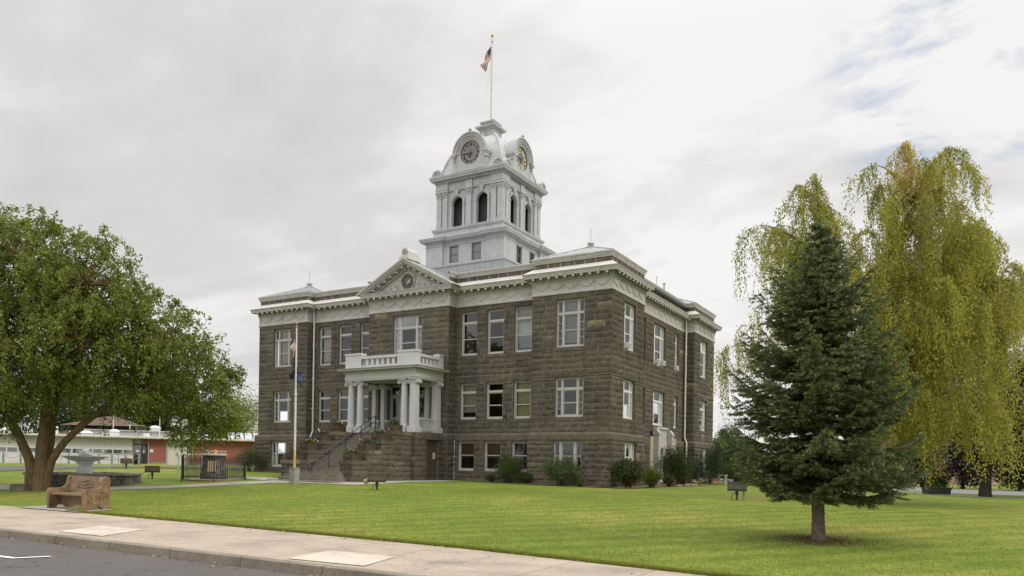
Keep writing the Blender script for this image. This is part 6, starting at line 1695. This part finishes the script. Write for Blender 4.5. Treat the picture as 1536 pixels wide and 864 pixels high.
# --- spruce
sp_ = Vector((12.98,-19.08,.15)); t = thing('spruce', sp_, 'dense blue green spruce with a bare grey lower trunk in front on the lawn', 'tree')
mb = MB(); mb.tube([(0,0,-.1),(.0,0,.06),(-.01,0,.4),(-.03,0,1.1),(-.05,0,2.),(-.05,0,4.2),(-.05,0,6.7)], [.185,.152,.135,.125,.11,.06,.008], 14)
rr = random.Random(9)
for k in range(16): a = rr.uniform(0,2*PI); z = rr.uniform(.35,1.2); mb.tube([(.1*math.cos(a),.1*math.sin(a),z),(.17*math.cos(a),.17*math.sin(a),z+rr.uniform(-.02,.03))], [.016,.006], 5)
mb.build('trunk', BARKG, t, smooth=True)
ZR = [1.1,1.35,1.7,2.2,3.0,3.8,4.5,5.2,5.8,6.3,6.7,6.85]; RRd = [1.62,1.98,2.02,1.96,1.82,1.64,1.40,1.08,.78,.46,.17,.04]
rg = np.random.default_rng(19); lb = MB(); NP, ND, NT = [], [], []
def needles(p0, p1, dens, ln, tone):
    v = p1-p0; Ls = v.length
    n_ = max(4, int(Ls*dens)); s_ = rg.random(n_)
    pos = np.array(p0)+np.outer(s_, np.array(v)); vd_ = np.array(v)/max(Ls,1e-6)
    rad = rg.normal(size=(n_,3)); rad -= np.outer(rad@vd_, vd_); rad = unit(rad); rad[:,2] += .35
    d = unit(rad*.8 + vd_*.75)
    NP.append(pos + d*ln*.45); ND.append(d); NT.append(np.clip(tone-.1+.45*s_**2+rg.normal(0,.10,n_),0,1))
z = 1.22; wi = 0
while z < 6.75:
    R0 = float(np.interp(z, ZR, RRd)); nb = 9 if z < 4 else (8 if z < 5.8 else 5); a0 = rr.uniform(0, 2*PI)
    for k in range(nb):
        a = a0 + 2*PI*k/nb + rr.gauss(0,.16); Rb = R0*rr.uniform(.66,1.12)
        # fuller on the right near the bottom, as it grows
        dirv = Vector((math.cos(a), math.sin(a), 0)); zz = z+rr.uniform(-.09,.09)
        lift = .36 if z > 4.6 else (.2 if z > 2.4 else .03)
        n_ = max(4, int(Rb/.16)); pts = []
        for i in range(n_+1):
            f = i/n_; pts.append(Vector((-.04,0,zz))+dirv*(Rb*f)+Vector((0,0,Rb*(lift*f - .22*math.sin(PI*f*.75) + .20*f*f))))
        lb.tube(pts, [max(.006,.028*(1-.8*i/n_)*(Rb/1.6)**.5) for i in range(n_+1)], 5, 0, False)
        tone = .38+rr.gauss(0,.08)
        side = Vector((-dirv.y, dirv.x, 0))
        for i in range(1, n_+1):
            f = i/n_
            if f < .06: continue
            p = pts[i]
            for sgn in (-1, 1):
                for rep in range(2):
                    pp = pts[i-1].lerp(p, rr.random()); Lt = (.16+.38*Rb*.42*math.sin(PI*min(f*.85+.12,1)))*rr.uniform(.6,1.15)
                    tdir = (dirv*rr.uniform(.55,.95)+side*sgn*rr.uniform(.5,.95)+Vector((0,0,rr.uniform(-.22,.12)))).normalized()
                    q = pp+tdir*Lt; q.z -= .10*Lt
                    needles(pp, q, 170, .05, tone)
                    if Lt > .25:
                        for m_ in range(int(Lt/.10)):
                            b0 = pp.lerp(q, (m_+.6)/(Lt/.10)); sd = (tdir+side*rr.choice((-1,1))*rr.uniform(.6,1.)+Vector((0,0,rr.uniform(-.15,.2)))).normalized()
                            needles(b0, b0+sd*rr.uniform(.10,.2), 190, .046, tone+.08)
        needles(pts[-2], pts[-1]+dirv*.05, 170, .036, tone+.1)
    z += .215 if z < 3.5 else .21
    wi += 1
needles(Vector((-.05,0,6.4)), Vector((-.05,0,6.95)), 170, .04, .5)
NP = np.concatenate(NP); ND = np.concatenate(ND); NT = np.concatenate(NT)
print('spruce needles', len(NP), 'birch leaves', len(P_))
np_mesh('crown', leaf_quads(NP, ND, .056*rg.uniform(.8,1.2,len(NP)), .015, rg, 1.0), 4, NEED, NT, t)
lb.build('branches', BARKD, t, recalc=False)

# --- shrubs round the courthouse
def bush(x, y, w_, h_, leaf, label, seed, nl=7500, ls=.08, lw=.036, up=.3, name='shrub'):
    z = hgt(x, y); t = thing(name, (x,y,z), label, 'shrub'); rg = np.random.default_rng(seed); rr = random.Random(seed)
    mb = MB(); sp = []
    for k in range(26):
        a = rr.uniform(0,2*PI); q = rr.random()**.6; tip = Vector((math.cos(a)*w_*.46*q, math.sin(a)*w_*.42*q, h_*(.35+.65*(1-q*q*.75))*rr.uniform(.72,1.1))); b0 = Vector((rr.uniform(-.12,.12)*w_, rr.uniform(-.12,.12)*w_, 0))
        pts = curve_pts(b0, tip, .05*h_, 5, .1*w_, rr); mb.tube(pts, [.014,.012,.01,.008,.005,.003], 4, 0, False); sp.append((pts, rr.gauss(0,.1)))
    mb.build('stems', BARKD, t, recalc=False)
    per = nl//len(sp); P, D, T = [], [], []
    for pts, tone in sp:
        s_ = .25+.8*rg.random(per)**.7; A = np.array([np.array(p) for p in pts]); i = np.clip(s_*5,0,4.99); i0 = i.astype(int)
        base = A[i0]*(1-(i-i0))[:,None]+A[i0+1]*(i-i0)[:,None]
        p = base+rg.normal(0,1,(per,3))*np.array([.095*w_,.095*w_,.075*h_]); P.append(p); D.append(np.array(pts[-1]-pts[-2])[None]*3+rg.normal(0,.6,(per,3))+np.array([0,0,up])); T.append(np.clip(.42+tone+rg.normal(0,.18,per),0,1))
    P = np.concatenate(P); D = np.concatenate(D); T = np.concatenate(T); ok = P[:,2] > .02
    np_mesh('foliage', leaf_quads(P[ok], D[ok], ls*rg.uniform(.7,1.3,ok.sum()), lw, rg), 4, leaf, T[ok], t); return t
bush(-5.75,-.55,1.75,1.55,LEAFM,'grey green rounded shrub under the third low window from the basement door',101)
bush(-2.15,-1.15,2.1,1.65,LEAFM,'large grey green shrub before the wide low window at the front corner',102,6500)
bush(-1.15,-1.05,.6,.5,LEAFY,'tiny bright shrub at the foot of the wall right of the large corner shrub',103,900,.06,.03)
bush(-4.6,-.6,.9,.6,LEAFD,'low dark creeping shrub between the two front wall shrubs',104,1500)
bush(-6.9,-.45,.8,.45,LEAFR,'low reddish plant left of the rounded front shrub',105,900)
bush(.95,.15,1.65,1.6,LEAFR,'reddish green broad leaved shrub just round the front right corner',106,4200,.13,.07)
bush(1.3,2.6,1.35,1.15,LEAFY,'bright yellow green shrub beside the reddish corner shrub',107,4500,.07,.03)
bush(1.15,7.0,2.5,2.25,LEAFD,'large dark shrub hiding the foot of the side door',108,7500,.09,.04)
bush(1.45,5.2,.8,.7,LEAFR,'small red leaved shrub before the large dark shrub',109,1200,.08,.04)
bush(.7,10.3,1.3,1.2,LEAFM,'olive green shrub behind the pale spiky yucca',110,2600,.09,.04)
bush(1.25,14.6,2.6,2.5,LEAFD,'large dark shrub against the rear pavilion, sheltering the bin',111,7500,.09,.035)
bush(2.2,17.9,2.0,2.1,LEAFM,'green shrub past the rear corner behind the small pale table',112,4500,.09,.035)
bush(-25.75,-1.0,2.0,1.65,LEAFM,'open green shrub at the far left corner of the courthouse',113,3800,.09,.035)
bush(-22.6,-.6,.7,.9,LEAFD,'narrow dark shrub beneath the low window left of the stairs',114,1100)
x, y = 1.6, 10.4; t = thing('yucca', (x,y,hgt(x,y)), 'pale spiky yucca with curling leaves on the side mulch bed', 'plant'); mb = MB(); rr = random.Random(3)
for k in range(13):
    a = rr.uniform(0,2*PI); L_ = rr.uniform(.5,.95); pts = [(math.cos(a)*L_*f*.75, math.sin(a)*L_*f*.75, L_*(1.0*f-.55*f*f*rr.uniform(.6,1.3))) for f in (0,.25,.5,.75,1)]; mb.tube(pts, [.035,.032,.026,.018,.004], 5)
mb.build('leaves', plain('pale_yucca_green', (.26,.28,.13), .6, .2, 6.), t, smooth=True)
# edging stones by the side bed
for k, (x, y, s_) in enumerate([(1.75,6.0,.16),(1.8,7.3,.2),(1.85,8.2,.15),(1.8,9.1,.17)]):
    mb = MB(); mb.lathe([(.001,-.5),(.8,-.3),(1,.1),(.7,.5),(.001,.62)], n=7); o = mb.xf(Matrix.Diagonal((s_*1.3,s_,s_*.9,1))).build('edging_stone', plain('field_stone', (.24,.2,.15), .9, .25, 7.) if k == 0 else bpy.data.materials['field_stone'], None); o.location = (x,y,hgt(x,y)+.03); o.rotation_euler = (0,0,k*1.3); tag(o, ['rounded edging stone nearest the street on the side bed','second edging stone from the street on the side bed, the largest','third edging stone from the street on the side bed, the smallest','edging stone nearest the yucca on the side bed'][k], 'stone', 'edging stones along the side bed')

# --- short grass standing above the lawn sheet near the pavement, and fallen leaves
rg = np.random.default_rng(4); n = 50000
x = rg.uniform(-11, 17.5, n); tt = np.abs(rg.normal(0,.13,n)); ey = np.interp(x, EX, EY); y = ey+tt-.02
keep = ((x-CAM.x)**2+(y-CAM.y)**2)**.5 < 27; x, y, tt, ey = x[keep], y[keep], tt[keep], ey[keep]; n = len(x)
q_ = np.clip((y-ey)/18., 0, 1); q_ = q_*q_*(3-2*q_)*.5+q_*.5; zz = .07+q_*(.53-.0138*np.clip(x,-34,16))
h_ = rg.uniform(.025,.055,n)*(1+.4*(tt < .08)); a = rg.uniform(0,2*PI,n); wd = rg.uniform(.004,.008,n)
lean = rg.normal(0,.02,(n,2)); lean[:,1] -= (tt < .1)*.02
v0 = np.stack([x-np.cos(a)*wd, y-np.sin(a)*wd, zz-.005],1); v1 = np.stack([x+np.cos(a)*wd, y+np.sin(a)*wd, zz-.005],1); v2 = np.stack([x+lean[:,0], y+lean[:,1], zz+h_],1)
GRB = leafmat('grass_blades', [(0., (.14,.19,.022)), (.55, (.22,.25,.035)), (1., (.36,.33,.09))], .45)
o = np_mesh('grass_blades', np.stack([v0,v1,v2],1).reshape(-1,3), 3, GRB, np.clip(rg.normal(.42,.22,n),0,1)); o['kind'] = 'stuff'; tag(o, 'short green grass blades along the street edge of the lawn', 'grass')
n = 420; x = rg.uniform(-8, 12, n); gut = rg.random(n) < .6
ky = np.array([kerby(float(q)) for q in x]); ed = np.array([edge(float(q)) for q in x])
y = np.where(gut, ky-.06-np.abs(rg.normal(0,.18,n)), np.where(rg.random(n) < .3, ed-np.abs(rg.normal(0,.3,n)), ed+rg.uniform(.2,9,n)))
z = np.array([(-.10 if yy < kk else (.075 if yy < ee else hgt(float(xx),float(yy))+.05)) for xx, yy, kk, ee in zip(x, y, ky, ed)])
d = rg.normal(size=(n,3)); d[:,2] *= .15
o = np_mesh('fallen_leaves', leaf_quads(np.stack([x,y,z+.012],1), d, rg.uniform(.035,.075,n), .03, rg), 4, leafmat('dry_leaves', [(0.,(.16,.09,.03)),(.6,(.32,.22,.07)),(1.,(.4,.34,.15))], .1), rg.random(n)); o['kind'] = 'stuff'; tag(o, 'small dry leaves scattered in the gutter and on the lawn', 'leaves')

# needle litter under the spruce and a few paler tufts in the lawn
rg = np.random.default_rng(14); n = 1500; a = rg.uniform(0,2*PI,n); q = np.abs(rg.normal(0,.55,n))+.12
x = sp_.x+np.cos(a)*q; y = sp_.y+np.sin(a)*q; z = np.array([hgt(float(i),float(j)) for i, j in zip(x,y)])+.012
d = rg.normal(size=(n,3)); d[:,2] *= .2
o = np_mesh('needle_litter', leaf_quads(np.stack([x,y,z],1), d, rg.uniform(.03,.07,n), .02, rg), 4, leafmat('litter', [(0.,(.07,.045,.025)),(1.,(.2,.14,.07))], .05), rg.random(n)); o['kind'] = 'stuff'; tag(o, 'brown needle litter round the foot of the spruce', 'needles')
n = 70000; x = rg.uniform(-11, 18, n); t_ = rg.random(n)**1.3*15; ey = np.interp(x, EX, EY); y = ey+.1+t_
q_ = np.clip((y-ey)/18., 0, 1); q_ = q_*q_*(3-2*q_)*.5+q_*.5; zz = .07+q_*(.53-.0138*np.clip(x,-34,16))
h_ = rg.uniform(.02,.045,n); a = rg.uniform(0,2*PI,n); wd = rg.uniform(.006,.012,n); ln = rg.normal(0,.025,(n,2))
v0 = np.stack([x-np.cos(a)*wd, y-np.sin(a)*wd, zz-.004],1); v1 = np.stack([x+np.cos(a)*wd, y+np.sin(a)*wd, zz-.004],1); v2 = np.stack([x+ln[:,0], y+ln[:,1], zz+h_],1)
o = np_mesh('grass_tufts', np.stack([v0,v1,v2],1).reshape(-1,3), 3, leafmat('tuft_blades', [(0., (.12,.17,.025)), (.5, (.25,.28,.05)), (1., (.45,.42,.16))], .55), np.clip(rg.normal(.5,.25,n),0,1)); o['kind'] = 'stuff'; tag(o, 'scattered taller grass tufts through the lawn', 'grass')
